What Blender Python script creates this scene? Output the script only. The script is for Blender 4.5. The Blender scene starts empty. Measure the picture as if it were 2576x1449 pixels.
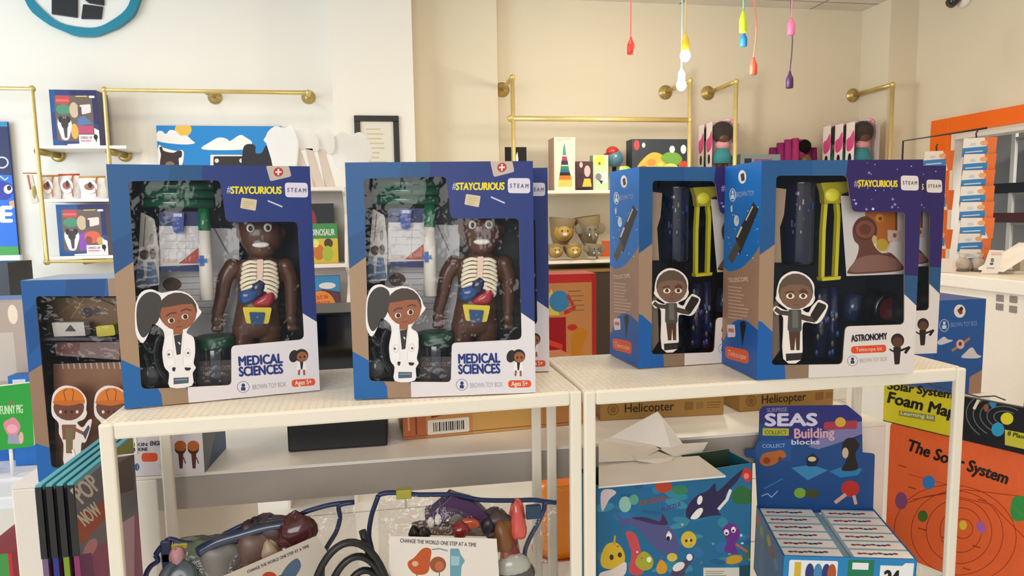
import bpy, math, random
import numpy as np
from math import sin, cos, pi, radians
from mathutils import Vector as V, Matrix as MX
from mathutils.geometry import delaunay_2d_cdt
random.seed(7)
SC = bpy.context.scene
COL = SC.collection
# ------------------------------------------------------------------ camera
FPX, PITCH, ROLL, YAW = 1711.0, radians(5.92), radians(.88), radians(9.5)
CAMP = V((0, 0, 1.3))
_F = V((sin(YAW)*cos(PITCH), cos(YAW)*cos(PITCH), -sin(PITCH)))
_R0 = V((cos(YAW), -sin(YAW), 0)); _U0 = _R0.cross(_F)
_R = _R0*cos(ROLL) - _U0*sin(ROLL); _U = _U0*cos(ROLL) + _R0*sin(ROLL)
cd = bpy.data.cameras.new('camera'); cam = bpy.data.objects.new('camera', cd); COL.objects.link(cam)
cd.sensor_fit = 'HORIZONTAL'; cd.sensor_width = 36; cd.lens = 36*FPX/2576; cd.clip_start = .05; cd.clip_end = 60
m = MX.Identity(4)
for i in range(3):
    m[i][0], m[i][1], m[i][2], m[i][3] = _R[i], _U[i], -_F[i], CAMP[i]
cam.matrix_world = m
SC.camera = cam
# ------------------------------------------------------------------ world, lights, exposure
SC.view_settings.view_transform = 'Standard'; SC.view_settings.look = 'None'
SC.view_settings.exposure = 0.18; SC.view_settings.gamma = 1.0
w = bpy.data.worlds.new('world'); SC.world = w; w.use_nodes = True
bg = w.node_tree.nodes['Background']; bg.inputs[0].default_value = (.80, .90, 1.0, 1); bg.inputs[1].default_value = .45
def area(name, loc, size, power, col, aim=None, sy=None):
    l = bpy.data.lights.new(name, 'AREA'); l.energy = power; l.color = col; l.size = size
    if sy: l.shape = 'RECTANGLE'; l.size_y = sy
    o = bpy.data.objects.new(name, l); COL.objects.link(o); o.location = loc
    if aim is not None: o.rotation_euler = (V(aim)-V(loc)).to_track_quat('-Z', 'Y').to_euler()
    return o
WARM = (1.0, .83, .62)
for i, (x, y, p) in enumerate(((-1.6, 3.7, 15), (1.1, 3.8, 7), (3.0, 3.4, 5), (-1.2, .9, 13), (1.0, .8, 15), (2.6, 1.6, 10))):
    area('ceiling_lamp', (x, y, 3.0), .6, p, WARM)
area('shop_window_light', (-5.2, 2.2, 1.6), 3.2, 150, (.74, .87, 1.0), (-1.6, 4.6, 1.2), 2.4)
area('storeroom_fill', (5.3, 3.9, 2.5), .6, 60, (1, .96, .9))  # added fill without a visible fixture, brightens the room behind the opening
area('front_window_light', (-1.5, -3.2, 2.0), 3.0, 85, (1.0, .97, .93), (.2, 1.2, 1.0), 2.0)
# ------------------------------------------------------------------ helpers
def ray(x, y): return _F + _R*((x-1288)/FPX) + _U*((724.5-y)/FPX)
def aty(x, y, Y): d = ray(x, y); return CAMP + d*((Y-CAMP.y)/d.y)
def atx(x, y, X): d = ray(x, y); return CAMP + d*((X-CAMP.x)/d.x)
def atz(x, y, Z): d = ray(x, y); return CAMP + d*((Z-CAMP.z)/d.z)
def c2w(a, b): return V((a*cos(YAW)+b*sin(YAW), -a*sin(YAW)+b*cos(YAW), 0))
def lin(c):
    if isinstance(c, str):
        c = [int(c[i:i+2], 16) for i in (0, 2, 4)]
    return tuple((v/12.92 if v <= .04045 else ((v+.055)/1.055)**2.4) for v in (x/255 for x in c[:3]))+(1.0,)
class Fr:                                        # a thing's own frame: where it stands, which way it faces
    def __init__(s, loc, rz=0, rx=0):
        s.loc, s.rz, s.rx = V(loc), rz, rx
        s.m = MX.Translation(s.loc) @ MX.Rotation(radians(rz), 4, 'Z') @ MX.Rotation(radians(rx), 4, 'X'); s.i = s.m.inverted()
    def _l(s, x, y): return s.i @ CAMP, s.i.to_3x3() @ ray(x, y)
    def y(s, x, y, Y=0): c, d = s._l(x, y); p = c+d*((Y-c.y)/d.y); return (p.x, p.z)
    def z(s, x, y, Z=0): c, d = s._l(x, y); p = c+d*((Z-c.z)/d.z); return (p.x, p.y)
    def x(s, x, y, X=0): c, d = s._l(x, y); p = c+d*((X-c.x)/d.x); return (p.y, p.z)
def homog(src, dst):
    A = []
    for (x, y), (u, v) in zip(src, dst):
        A.append([x, y, 1, 0, 0, 0, -u*x, -u*y]); A.append([0, 0, 0, x, y, 1, -v*x, -v*y])
    h = np.linalg.solve(np.array(A, float), np.array([c for d in dst for c in d], float))
    def f(x, y):
        k = h[6]*x+h[7]*y+1
        return ((h[0]*x+h[1]*y+h[2])/k, (h[3]*x+h[4]*y+h[5])/k)
    return f
# ---- materials: the colour of every print or moulding is stored per face in 'Col'
def pm(name, rough=.5, metal=0, spec=.5, coat=0, noise=.04, scale=60, bump=0, bscale=400):
    mt = bpy.data.materials.new(name); mt.use_nodes = True; nt = mt.node_tree; b = nt.nodes['Principled BSDF']
    a = nt.nodes.new('ShaderNodeVertexColor'); a.layer_name = 'Col'
    n = nt.nodes.new('ShaderNodeTexNoise'); n.inputs['Scale'].default_value = scale; n.inputs['Detail'].default_value = 3
    mr = nt.nodes.new('ShaderNodeMapRange'); mr.inputs[3].default_value = 1-noise; mr.inputs[4].default_value = 1+noise
    mx = nt.nodes.new('ShaderNodeVectorMath'); mx.operation = 'SCALE'
    tc = nt.nodes.new('ShaderNodeTexCoord'); nt.links.new(tc.outputs['Object'], n.inputs['Vector'])
    nt.links.new(n.outputs[0], mr.inputs[0]); nt.links.new(a.outputs[0], mx.inputs[0]); nt.links.new(mr.outputs[0], mx.inputs['Scale'])
    nt.links.new(mx.outputs[0], b.inputs['Base Color'])
    b.inputs['Roughness'].default_value = rough; b.inputs['Metallic'].default_value = metal
    b.inputs['Specular IOR Level'].default_value = spec; b.inputs['Coat Weight'].default_value = coat; b.inputs['Coat Roughness'].default_value = .08
    if bump:
        n2 = nt.nodes.new('ShaderNodeTexNoise'); n2.inputs['Scale'].default_value = bscale; bp = nt.nodes.new('ShaderNodeBump')
        bp.inputs['Strength'].default_value = bump; bp.inputs['Distance'].default_value = .002
        nt.links.new(tc.outputs['Object'], n2.inputs['Vector']); nt.links.new(n2.outputs[0], bp.inputs['Height']); nt.links.new(bp.outputs[0], b.inputs['Normal'])
    return mt
PRINT = pm('printed_card', .42, spec=.35, noise=.02); PAPER = pm('paper', .8, spec=.2, noise=.02, scale=30)
GLOSS = pm('glossy_plastic', .16, coat=.5, noise=.03); SATIN = pm('satin_plastic', .38, noise=.03)
BRASS = pm('brass', .32, metal=.55, noise=.12, scale=25); PAINT = pm('wall_paint', .75, spec=.25, noise=.015, scale=3, bump=.15, bscale=250)
POWDER = pm('powder_coat', .35, noise=.02, bump=.06, bscale=900); CLOTH = pm('plush_fabric', .95, spec=.1, noise=.16, scale=90, bump=.5, bscale=300)
BLACKM = pm('black_metal', .4, noise=.05)
def clear(name, gloss, tint=(1, 1, 1, 1), rough=.08, bump=0, bscale=12):
    mt = bpy.data.materials.new(name); mt.use_nodes = True; nt = mt.node_tree
    for n in list(nt.nodes):
        if n.type == 'BSDF_PRINCIPLED': nt.nodes.remove(n)
    t = nt.nodes.new('ShaderNodeBsdfTransparent'); t.inputs[0].default_value = tint
    g = nt.nodes.new('ShaderNodeBsdfGlossy'); g.inputs['Roughness'].default_value = rough
    x = nt.nodes.new('ShaderNodeMixShader'); x.inputs[0].default_value = gloss
    nt.links.new(t.outputs[0], x.inputs[1]); nt.links.new(g.outputs[0], x.inputs[2]); nt.links.new(x.outputs[0], nt.nodes['Material Output'].inputs[0])
    if bump:
        tc = nt.nodes.new('ShaderNodeTexCoord'); n2 = nt.nodes.new('ShaderNodeTexNoise'); n2.inputs['Scale'].default_value = bscale; n2.inputs['Detail'].default_value = 4
        bp = nt.nodes.new('ShaderNodeBump'); bp.inputs['Strength'].default_value = bump; bp.inputs['Distance'].default_value = .03
        nt.links.new(tc.outputs['Object'], n2.inputs['Vector']); nt.links.new(n2.outputs[0], bp.inputs['Height']); nt.links.new(bp.outputs[0], g.inputs['Normal'])
    return mt
FILM = clear('clear_window_film', .028, (.97, .97, .97, 1), .1, .4); VINYL = clear('clear_vinyl', .055, (.96, .95, .94, 1), .14, .7, 22); TUBEC = clear('clear_tube', .12, (.8, .84, .95, 1), .1)
def emitm(name, col, s):
    mt = bpy.data.materials.new(name); mt.use_nodes = True; b = mt.node_tree.nodes['Principled BSDF']
    b.inputs['Base Color'].default_value = (1, 1, 1, 1); b.inputs['Emission Color'].default_value = col; b.inputs['Emission Strength'].default_value = s
    return mt
BULB = emitm('lit_bulb', (1, .97, .9, 1), 60)
# ---- mesh collector
class MB:
    def __init__(s): s.v, s.f, s.c, s.s, s.m = [], [], [], [], MX.Identity(4)
    def add(s, vs, fs, col, smooth=False):
        o = len(s.v); s.v += [tuple(s.m @ V(p)) for p in vs]
        many = isinstance(col, list)
        for i, f in enumerate(fs):
            s.f.append(tuple(o+j for j in f)); s.c.append(lin(col[i]) if many else lin(col)); s.s.append(smooth)
        return s
    def box(s, x0, x1, y0, y1, z0, z1, col):
        return s.add([(x0, y0, z0), (x1, y0, z0), (x1, y1, z0), (x0, y1, z0), (x0, y0, z1), (x1, y0, z1), (x1, y1, z1), (x0, y1, z1)],
                     [(0, 3, 2, 1), (4, 5, 6, 7), (0, 1, 5, 4), (1, 2, 6, 5), (2, 3, 7, 6), (3, 0, 4, 7)], col)
    def tube(s, pts, r, col, n=8, closed=False, cap=True):
        P = [V(p) for p in pts]; k = len(P); rr = r if isinstance(r, (list, tuple)) else [r]*k
        T = []
        for i in range(k):
            a = P[(i-1) % k] if closed or i else P[i]; b = P[(i+1) % k] if closed or i < k-1 else P[i]
            d = b-a; T.append(d.normalized() if d.length > 1e-9 else V((0, 0, 1)))
        u = T[0].orthogonal().normalized(); vs = []
        for i in range(k):
            u = (u-T[i]*u.dot(T[i])); u = u.normalized() if u.length > 1e-6 else T[i].orthogonal().normalized(); q = T[i].cross(u)
            vs += [P[i]+(u*cos(2*pi*j/n)+q*sin(2*pi*j/n))*rr[i] for j in range(n)]
        fs = [(i*n+j, i*n+(j+1) % n, ((i+1) % k)*n+(j+1) % n, ((i+1) % k)*n+j) for i in range(k if closed else k-1) for j in range(n)]
        if cap and not closed: fs += [tuple(range(n))[::-1], tuple((k-1)*n+j for j in range(n))]
        return s.add(vs, fs, col, True)
    def lathe(s, prof, col, at=(0, 0, 0), n=20, M=None, sx=1, sy=1):
        M = M or MX.Identity(4); k = len(prof); at = V(at)
        vs = [at + (M.to_3x3() @ V((r*cos(2*pi*j/n)*sx, r*sin(2*pi*j/n)*sy, z))) for r, z in prof for j in range(n)]
        fs = [(i*n+j, i*n+(j+1) % n, (i+1)*n+(j+1) % n, (i+1)*n+j) for i in range(k-1) for j in range(n)]
        cl = [col[i] for i in range(k-1) for j in range(n)] if isinstance(col, list) else col
        if prof[0][0] > 1e-6:
            fs.append(tuple(range(n))[::-1])
            if isinstance(cl, list): cl.append(col[0])
        if prof[-1][0] > 1e-6:
            fs.append(tuple((k-1)*n+j for j in range(n)))
            if isinstance(cl, list): cl.append(col[-1])
        return s.add(vs, fs, cl, True)
    def ell(s, c, r, col, M=None, n=16, k=10):
        M = M.to_3x3() if M else MX.Identity(3); r = V(r) if hasattr(r, '__len__') else V((r, r, r)); c = V(c); vs = []
        for i in range(k+1):
            t = pi*i/k
            vs += [c + M @ V((r.x*sin(t)*cos(2*pi*j/n), r.y*sin(t)*sin(2*pi*j/n), -r.z*cos(t))) for j in range(n)]
        return s.add(vs, [(i*n+j, i*n+(j+1) % n, (i+1)*n+(j+1) % n, (i+1)*n+j) for i in range(k) for j in range(n)], col, True)
    def lump(s, c, r, col, ph, n=18, k=12):      # a toy-like lumpy body
        vs = []
        for i in range(k+1):
            t = pi*i/k
            for j in range(n):
                a = 2*pi*j/n; q = 1+.16*sin(2*a+ph)*sin(t)+.13*cos(3*t+ph*2)+.10*sin(3*a+2*t+ph*3)
                vs.append((c[0]+r[0]*q*sin(t)*cos(a), c[1]+r[1]*q*sin(t)*sin(a), c[2]-r[2]*q*cos(t)))
        return s.add(vs, [(i*n+j, i*n+(j+1) % n, (i+1)*n+(j+1) % n, (i+1)*n+j) for i in range(k) for j in range(n)], col, True)
    def loft(s, secs, col, n=16):            # (centre, rx, ry) ellipses in the xy plane
        vs = [(c[0]+rx*cos(2*pi*j/n), c[1]+ry*sin(2*pi*j/n), c[2]) for c, rx, ry in secs for j in range(n)]; k = len(secs)
        fs = [(i*n+j, i*n+(j+1) % n, (i+1)*n+(j+1) % n, (i+1)*n+j) for i in range(k-1) for j in range(n)]
        fs += [tuple(range(n))[::-1], tuple((k-1)*n+j for j in range(n))]
        return s.add(vs, fs, col, True)
    def prism(s, pts, y0, y1, col, side=None):       # outline (x, z) facing -y, from y0 back to y1
        ar = sum(pts[i][0]*pts[(i+1) % len(pts)][1]-pts[(i+1) % len(pts)][0]*pts[i][1] for i in range(len(pts)))
        if ar < 0: pts = pts[::-1]
        n = len(pts); vs = [(x, y0, z) for x, z in pts]+[(x, y1, z) for x, z in pts]
        fs = [tuple(range(n)), tuple(range(n, 2*n))[::-1]]+[(i, i+n, (i+1) % n+n, (i+1) % n) for i in range(n)]
        return s.add(vs, fs, [col, side or col]+[side or col]*n)
    def sheet(s, fn, nu, nv, col, smooth=True):
        vs = [fn(i/nu, j/nv) for j in range(nv+1) for i in range(nu+1)]
        return s.add(vs, [(j*(nu+1)+i, j*(nu+1)+i+1, (j+1)*(nu+1)+i+1, (j+1)*(nu+1)+i) for j in range(nv) for i in range(nu)], col, smooth)
    def build(s, name, mat, parent=None, bev=0, fr=None, label=None, solid=0, remesh=0, sub=0):
        me = bpy.data.meshes.new(name); me.from_pydata(s.v, [], s.f)
        at = me.color_attributes.new('Col', 'FLOAT_COLOR', 'CORNER')
        cs = []
        for f, c in zip(s.f, s.c): cs += list(c)*len(f)
        at.data.foreach_set('color', cs)
        me.polygons.foreach_set('use_smooth', s.s); me.materials.append(mat); me.update()
        o = bpy.data.objects.new(name, me); COL.objects.link(o)
        if parent: o.parent = parent
        if fr: o.matrix_world = fr.m
        if label: o['label'] = label
        if remesh:
            q = o.modifiers.new('r', 'REMESH'); q.mode = 'VOXEL'; q.voxel_size = remesh; q.use_smooth_shade = True
            q = o.modifiers.new('s', 'SMOOTH'); q.iterations = 4
        if solid: q = o.modifiers.new('so', 'SOLIDIFY'); q.thickness = solid; q.offset = 0
        if bev: q = o.modifiers.new('b', 'BEVEL'); q.width = bev; q.segments = 2; q.limit_method = 'ANGLE'; q.harden_normals = False
        if sub: q = o.modifiers.new('ss', 'SUBSURF'); q.levels = sub; q.render_levels = sub
        return o
def tag(o, label, cat, group=None):
    o['label'] = label; o['category'] = cat
    if group: o['group'] = group
    return o
def thing(name, label, cat, fr, group=None):
    o = bpy.data.objects.new(name, None); COL.objects.link(o); o.empty_display_size = .05; o.matrix_world = fr.m
    return tag(o, label, cat, group)
def solo(mb, name, mat, label, cat, fr=None, group=None, **k): return tag(mb.build(name, mat, fr=fr, **k), label, cat, group)
def struct(mb, name, mat, parent=None, **k):
    o = mb.build(name, mat, parent, **k)
    if not parent: o['kind'] = 'structure'
    return o
def dup(root, fr, label, group=None):
    r = root.copy(); COL.objects.link(r); r.matrix_world = fr.m; r['label'] = label
    if group: r['group'] = group
    def kids(a, b):
        for ch in [q for q in bpy.data.objects if q.parent == a]:
            c = ch.copy(); COL.objects.link(c); c.parent = b; kids(ch, c)
    kids(root, r)
    return r
# ---- flat printing: overlapping coloured outlines cut against each other, with real holes and raised lettering
_tc = {}
def glyphs(s, bold):
    if (s, bold) not in _tc:
        cu = bpy.data.curves.new('t', 'FONT'); cu.body = s; cu.size = 1; cu.offset = bold; cu.resolution_u = 3
        o = bpy.data.objects.new('t', cu); COL.objects.link(o); bpy.context.view_layer.update()
        me = bpy.data.meshes.new_from_object(o.evaluated_get(bpy.context.evaluated_depsgraph_get()))
        vs = [(v.co.x, v.co.y) for v in me.vertices]; fs = [tuple(p.vertices) for p in me.polygons]
        bpy.data.objects.remove(o); bpy.data.curves.remove(cu); bpy.data.meshes.remove(me)
        _tc[(s, bold)] = (vs, fs)
    return _tc[(s, bold)]
def rounded(pts, r, k=4):
    out = []; n = len(pts)
    for i in range(n):
        p, a, b = V(pts[i]).to_2d(), V(pts[i-1]).to_2d(), V(pts[(i+1) % n]).to_2d()
        q = r[i] if isinstance(r, (list, tuple)) else r
        d1, d2 = (a-p), (b-p); t = min(q, d1.length*.48, d2.length*.48)
        if t < 1e-6: out.append(tuple(p)); continue
        s, e = p+d1.normalized()*t, p+d2.normalized()*t
        for j in range(k+1):
            w_ = j/k; out.append(tuple(s*(1-w_)**2+p*2*w_*(1-w_)+e*w_**2))
    return out
def ellp(cx, cy, rx, ry, rot=0, n=20, a0=0, a1=360):
    c, s_ = cos(radians(rot)), sin(radians(rot)); o = []
    full = a1-a0 >= 360
    for i in range(n if full else n+1):
        t = radians(a0+(a1-a0)*i/n); x, y = rx*cos(t), ry*sin(t); o.append((cx+x*c-y*s_, cy+x*s_+y*c))
    return o
def spl(pts, k=4, closed=True):
    n = len(pts); o = []
    for i in range(n if closed else n-1):
        p = [V(pts[(i+j-1) % n] if closed else pts[min(max(i+j-1, 0), n-1)]) for j in range(4)]
        for t in (q/k for q in range(k)):
            o.append(tuple(.5*((2*p[1])+(p[2]-p[0])*t+(2*p[0]-5*p[1]+4*p[2]-p[3])*t*t+(3*p[1]-p[0]-3*p[2]+p[3])*t**3)))
    if not closed: o.append(tuple(pts[-1]))
    return o
class Art:
    def __init__(s, mp=None): s.mp = mp or (lambda x, y: (x, y)); s.L, s.T, s.H = [], [], []
    def _m(s, pts): return [s.mp(*p) for p in pts]
    def base(s, col, u0, v0, u1, v1): s.L.append((col, [(u0, v0), (u1, v0), (u1, v1), (u0, v1)])); return s
    def baseuv(s, col, pts): s.L.append((col, pts)); return s
    def poly(s, col, pts, r=0):
        s.L.append((col, s._m(rounded(pts, r) if r else pts))); return s
    def blob(s, col, pts, k=4): return s.poly(col, spl([tuple(p) for p in pts], k))
    def ell(s, col, cx, cy, rx, ry=None, rot=0, n=18, a0=0, a1=360): return s.poly(col, ellp(cx, cy, rx, ry or rx, rot, n, a0, a1))
    def rr(s, col, x0, y0, x1, y1, r=0): return s.poly(col, [(x0, y0), (x1, y0), (x1, y1), (x0, y1)], r)
    def line(s, col, pts, w):
        for a, b in zip(pts, pts[1:]):
            a, b = V(a), V(b); d = (b-a)
            if d.length < 1e-9: continue
            n = V((-d.y, d.x)).normalized()*w/2; e = d.normalized()*w*.2
            s.poly(col, [tuple(a-e+n), tuple(b+e+n), tuple(b+e-n), tuple(a-e-n)])
        return s
    def ring(s, col, cx, cy, rx, ry, w, rot=0, n=28):
        p = ellp(cx, cy, rx, ry, rot, n); return s.line(col, p+[p[0]], w)
    def hole(s, pts): s.H.append(s._m(pts)); return s
    def text(s, t, col, p0, p1, h, bold=.02, lift=.0004):
        s.T.append((t, col, p0, p1, h, bold, lift)); return s
    def emit(s, mb, O=(0, 0, 0), U=(1, 0, 0), W=(0, 0, 1), lift=0):
        O, U, W = V(O), V(U), V(W); N = U.cross(W).normalized(); O = O+N*lift; K = 100.0
        polys = [p for c, p in s.L]+s.H; vs, fs = [], []
        for p in polys:
            a = sum(p[i][0]*p[(i+1) % len(p)][1]-p[(i+1) % len(p)][0]*p[i][1] for i in range(len(p)))
            if a < 0: p = p[::-1]
            fs.append(list(range(len(vs), len(vs)+len(p)))); vs += [V((q[0]*K, q[1]*K)) for q in p]
        R = delaunay_2d_cdt(vs, [], fs, 1, 1e-4); nl = len(s.L); F, C = [], []
        for f, of in zip(R[2], R[5]):
            if not of or max(of) >= nl or 0 not in of: continue
            F.append(tuple(f)); C.append(s.L[max(of)][0])
        mb.add([O+U*(v.x/K)+W*(v.y/K) for v in R[0]], F, C)
        for t, col, p0, p1, h, bold, lf in s.T:
            gv, gf = glyphs(t, 0)
            if not gv: continue
            x0 = min(v[0] for v in gv); x1 = max(v[0] for v in gv); y1 = max(v[1] for v in gv); yb = 0
            y1 = max(y1, .5)
            d = V(p1)-V(p0); up = V((d.y, -d.x)).normalized()
            if s.mp(0, 0)[1] < s.mp(0, 1)[1]: up = -up          # art space with y upwards
            pts = []
            for gx, gy in gv:
                q = V(p0)+d*((gx-x0)/(x1-x0))+up*(h*(gy-yb)/(y1-yb)); a, b = s.mp(q.x, q.y); pts.append(O+U*a+W*b+N*lf)
            k = bold*h*1.5
            for ci, (ox, oy) in enumerate(((0, 0),)+(((1, 0), (-1, 0), (0, 1), (0, -1), (.7, .7), (-.7, -.7)) if bold > .012 else ())):
                dv = d.normalized()*ox*k+up*oy*k*.8; q0, q1 = s.mp(p0[0], p0[1]), s.mp(p0[0]+dv.x, p0[1]+dv.y); sh = U*(q1[0]-q0[0])+W*(q1[1]-q0[1])-N*(ci*.00005)
                mb.add([p+sh for p in pts], gf, col)
        return mb
def bars(art, col, x0, y0, x1, n, dy, w, seed=1, slope=0):   # small print too fine to read: rows of thin strokes
    r = random.Random(seed)
    for i in range(n):
        k = r.uniform(.55, 1); y = y0+i*dy
        art.line(col, [(x0, y), (x0+(x1-x0)*k, y+slope*(x1-x0)*k)], w)
def kid(a, x, y, s, skin, hair, coat, bun=True, out='e8e4e4'):    # small printed figure of a standing child, s = head radius
    if bun: a.ell(hair, x-s*1.15, y+s*.1, s*.7, s*.95, 15)
    a.poly(coat, [(x-s*.55, y+s*.9), (x+s*.55, y+s*.9), (x+s*.75, y+s*2.2), (x-s*.75, y+s*2.2)])
    a.poly(hair, [(x-s*.25, y+s*.9), (x+s*.25, y+s*.9), (x+s*.12, y+s*2.1), (x-s*.12, y+s*2.1)])
    a.line(skin, [(x-s*.35, y+s*2.2), (x-s*.4, y+s*2.9)], s*.3); a.line(skin, [(x+s*.35, y+s*2.2), (x+s*.4, y+s*2.9)], s*.3)
    a.ell(hair, x, y, s, s); a.ell(skin, x+s*.1, y+s*.18, s*.82, s*.78)
    a.ell('1a1414', x-s*.2, y+s*.25, s*.13, s*.17); a.ell('1a1414', x+s*.42, y+s*.2, s*.13, s*.17)
# ------------------------------------------------------------------ setting
WALLC = 'ece6d8'; WALLR = 'dfd3ba'  # WALLR: beige of the right-hand walls, darkened so the colour carries their dimmer light
YB, YN, YC = 5.6, 5.52, 5.34
ZC = aty(1900, 18, YB).z
xc0, xc1, xn1, xr = aty(835, 200, YC).x, aty(1040, 200, YC).x, aty(1252, 200, YN).x, aty(2160, 300, YB).x
Yp = atx(2230, 300, xr).y; Xw = aty(2300, 300, Yp).x
def wallbox(name, *b, c='ece6da'): return struct(MB().box(*b, c), name, PAINT)
wallbox('wall_back_left', -6.5, xc0+.02, YB, YB+.1, 0, ZC)
wallbox('wall_column', xc0, xc1, YC, YB+.1, 0, ZC)
wallbox('wall_niche', xc1, xn1, YN, YB+.1, 0, ZC, c=WALLR)
wallbox('wall_back', xn1, xr+.1, YB, YB+.1, 0, ZC, c=WALLR)
wallbox('wall_pilaster', xr, Xw+.1, Yp, YB, 0, ZC, c=WALLR)
DOORX = Xw
dY1 = atx(2398, 400, DOORX).y; dZ = atx(2398, 342, DOORX).z; oY1 = atx(2350, 305, DOORX).y; oZ = atx(2350, 305, DOORX).z
mb = MB(); mb.box(DOORX, DOORX+.14, dY1, Yp, 0, ZC, WALLR); mb.box(DOORX, DOORX+.14, 2.6, dY1, dZ, ZC, WALLR); mb.box(DOORX, DOORX+.14, -3, 2.6, 0, ZC, WALLR)
struct(mb, 'wall_right', PAINT)
mb = MB(); X0 = DOORX-.03                                    # orange frame round the opening, pale reveal behind it
mb.box(X0, DOORX, dY1+.03, oY1, 0, oZ, 'f26a10'); mb.box(X0, DOORX, 2.5, dY1+.03, dZ+.02, oZ, 'f26a10')
struct(mb, 'trim_1', SATIN, bev=.004)
mb = MB(); mb.box(DOORX+.001, DOORX+.15, dY1-.008, dY1-.0005, 0, dZ-.001, 'cfc8bd'); mb.box(DOORX+.001, DOORX+.15, 2.6, dY1-.009, dZ-.03, dZ-.0005, 'dcd6cc'); struct(mb, 'trim_2', SATIN)
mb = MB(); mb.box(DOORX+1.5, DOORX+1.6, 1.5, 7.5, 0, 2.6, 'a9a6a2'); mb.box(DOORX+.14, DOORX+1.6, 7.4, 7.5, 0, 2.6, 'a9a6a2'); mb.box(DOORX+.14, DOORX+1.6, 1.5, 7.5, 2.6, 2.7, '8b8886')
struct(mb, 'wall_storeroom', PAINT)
mb = MB(); mb.box(DOORX+.3, DOORX+.36, 2.0, 6.5, 1.93, 2.55, '23211f'); struct(mb, 'trim_3', SATIN)
def tiles(name, c1, c2, mort, sc, msize, rough, off=0, ratio=1.0):
    mt = bpy.data.materials.new(name); mt.use_nodes = True; nt = mt.node_tree; b = nt.nodes['Principled BSDF']
    br = nt.nodes.new('ShaderNodeTexBrick'); br.offset = off; br.inputs['Scale'].default_value = 1; br.inputs['Brick Width'].default_value = sc*ratio
    br.inputs['Row Height'].default_value = sc; br.inputs['Mortar Size'].default_value = msize; br.inputs['Color1'].default_value = lin(c1); br.inputs['Color2'].default_value = lin(c2); br.inputs['Mortar'].default_value = lin(mort)
    tc = nt.nodes.new('ShaderNodeTexCoord'); nt.links.new(tc.outputs['Object'], br.inputs['Vector']); nz = nt.nodes.new('ShaderNodeTexNoise'); nz.inputs['Scale'].default_value = 3; nz.inputs['Detail'].default_value = 8
    nt.links.new(tc.outputs['Object'], nz.inputs['Vector']); mx = nt.nodes.new('ShaderNodeMix'); mx.data_type = 'RGBA'; mx.blend_type = 'MULTIPLY'; mx.inputs[0].default_value = .25
    nt.links.new(br.outputs[0], mx.inputs[6]); nt.links.new(nz.outputs[0], mx.inputs[7]); nt.links.new(mx.outputs[2], b.inputs['Base Color']); b.inputs['Roughness'].default_value = rough
    return mt
struct(MB().box(-6.5, 7, -3.5, 6, -.1, 0, 'ffffff'), 'floor', tiles('floor_tile', 'e6e2dc', 'ddd8d0', 'a9a39a', .6, .006, .25, .5, 2))
struct(MB().box(-6.5, DOORX+.14, -3.5, 6, ZC, ZC+.1, 'ffffff'), 'ceiling', tiles('ceiling_tile', 'e4ded2', 'e0dace', 'a8a298', .6, .012, .85, 0, 2))
# ------------------------------------------------------------------ the two wire-topped display racks
RZ = 1.024; LZ = .50; RW, RD = .70, .275
FL = Fr((-.417, .999, 0), 2.4); FR_ = Fr((.285, 1.022, 0), .7)
def rack(fr, label):
    t = thing('display_rack', label, 'rack', fr, 'white metal display racks'); wc = 'f1e8d6'; L = .023
    L = .019; Ld = .012
    for x in (0, RW-L):
        for y in (0, RD-Ld):
            MB().box(x, x+L, y, y+Ld, 0, RZ-.001, wc).build('leg', POWDER, t, bev=.003)
    for z0 in (RZ, LZ, .12):
        mb = MB(); n = 64; k = 26
        for i in range(n+1): x = .006+(RW-.012)*i/n; mb.box(x-.0035, x+.0035, .004, RD-.004, z0-.0052, z0-.0012, wc)
        for i in range(k+1): y = .006+(RD-.012)*i/k; mb.box(.004, RW-.004, y-.0035, y+.0035, z0-.0049, z0-.0009, wc)
        mb.build('mesh_shelf', POWDER, t)
        mb = MB(); h = .024; e = L if z0 == RZ else .002
        mb.box(L, RW-L, 0, .010, z0-h, z0, wc); mb.box(L, RW-L, RD-.010, RD, z0-h, z0, wc)
        mb.box(0, .010, Ld, RD-Ld, z0-h, z0, wc); mb.box(RW-.010, RW, Ld, RD-Ld, z0-h, z0, wc)
        mb.build('shelf_rim', POWDER, t, bev=.004)
    return t
rack(FL, 'white metal rack with mesh top, left one, under the medical kit boxes')
rack(FR_, 'white metal rack with mesh top, right one, under the astronomy kit boxes')
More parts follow.
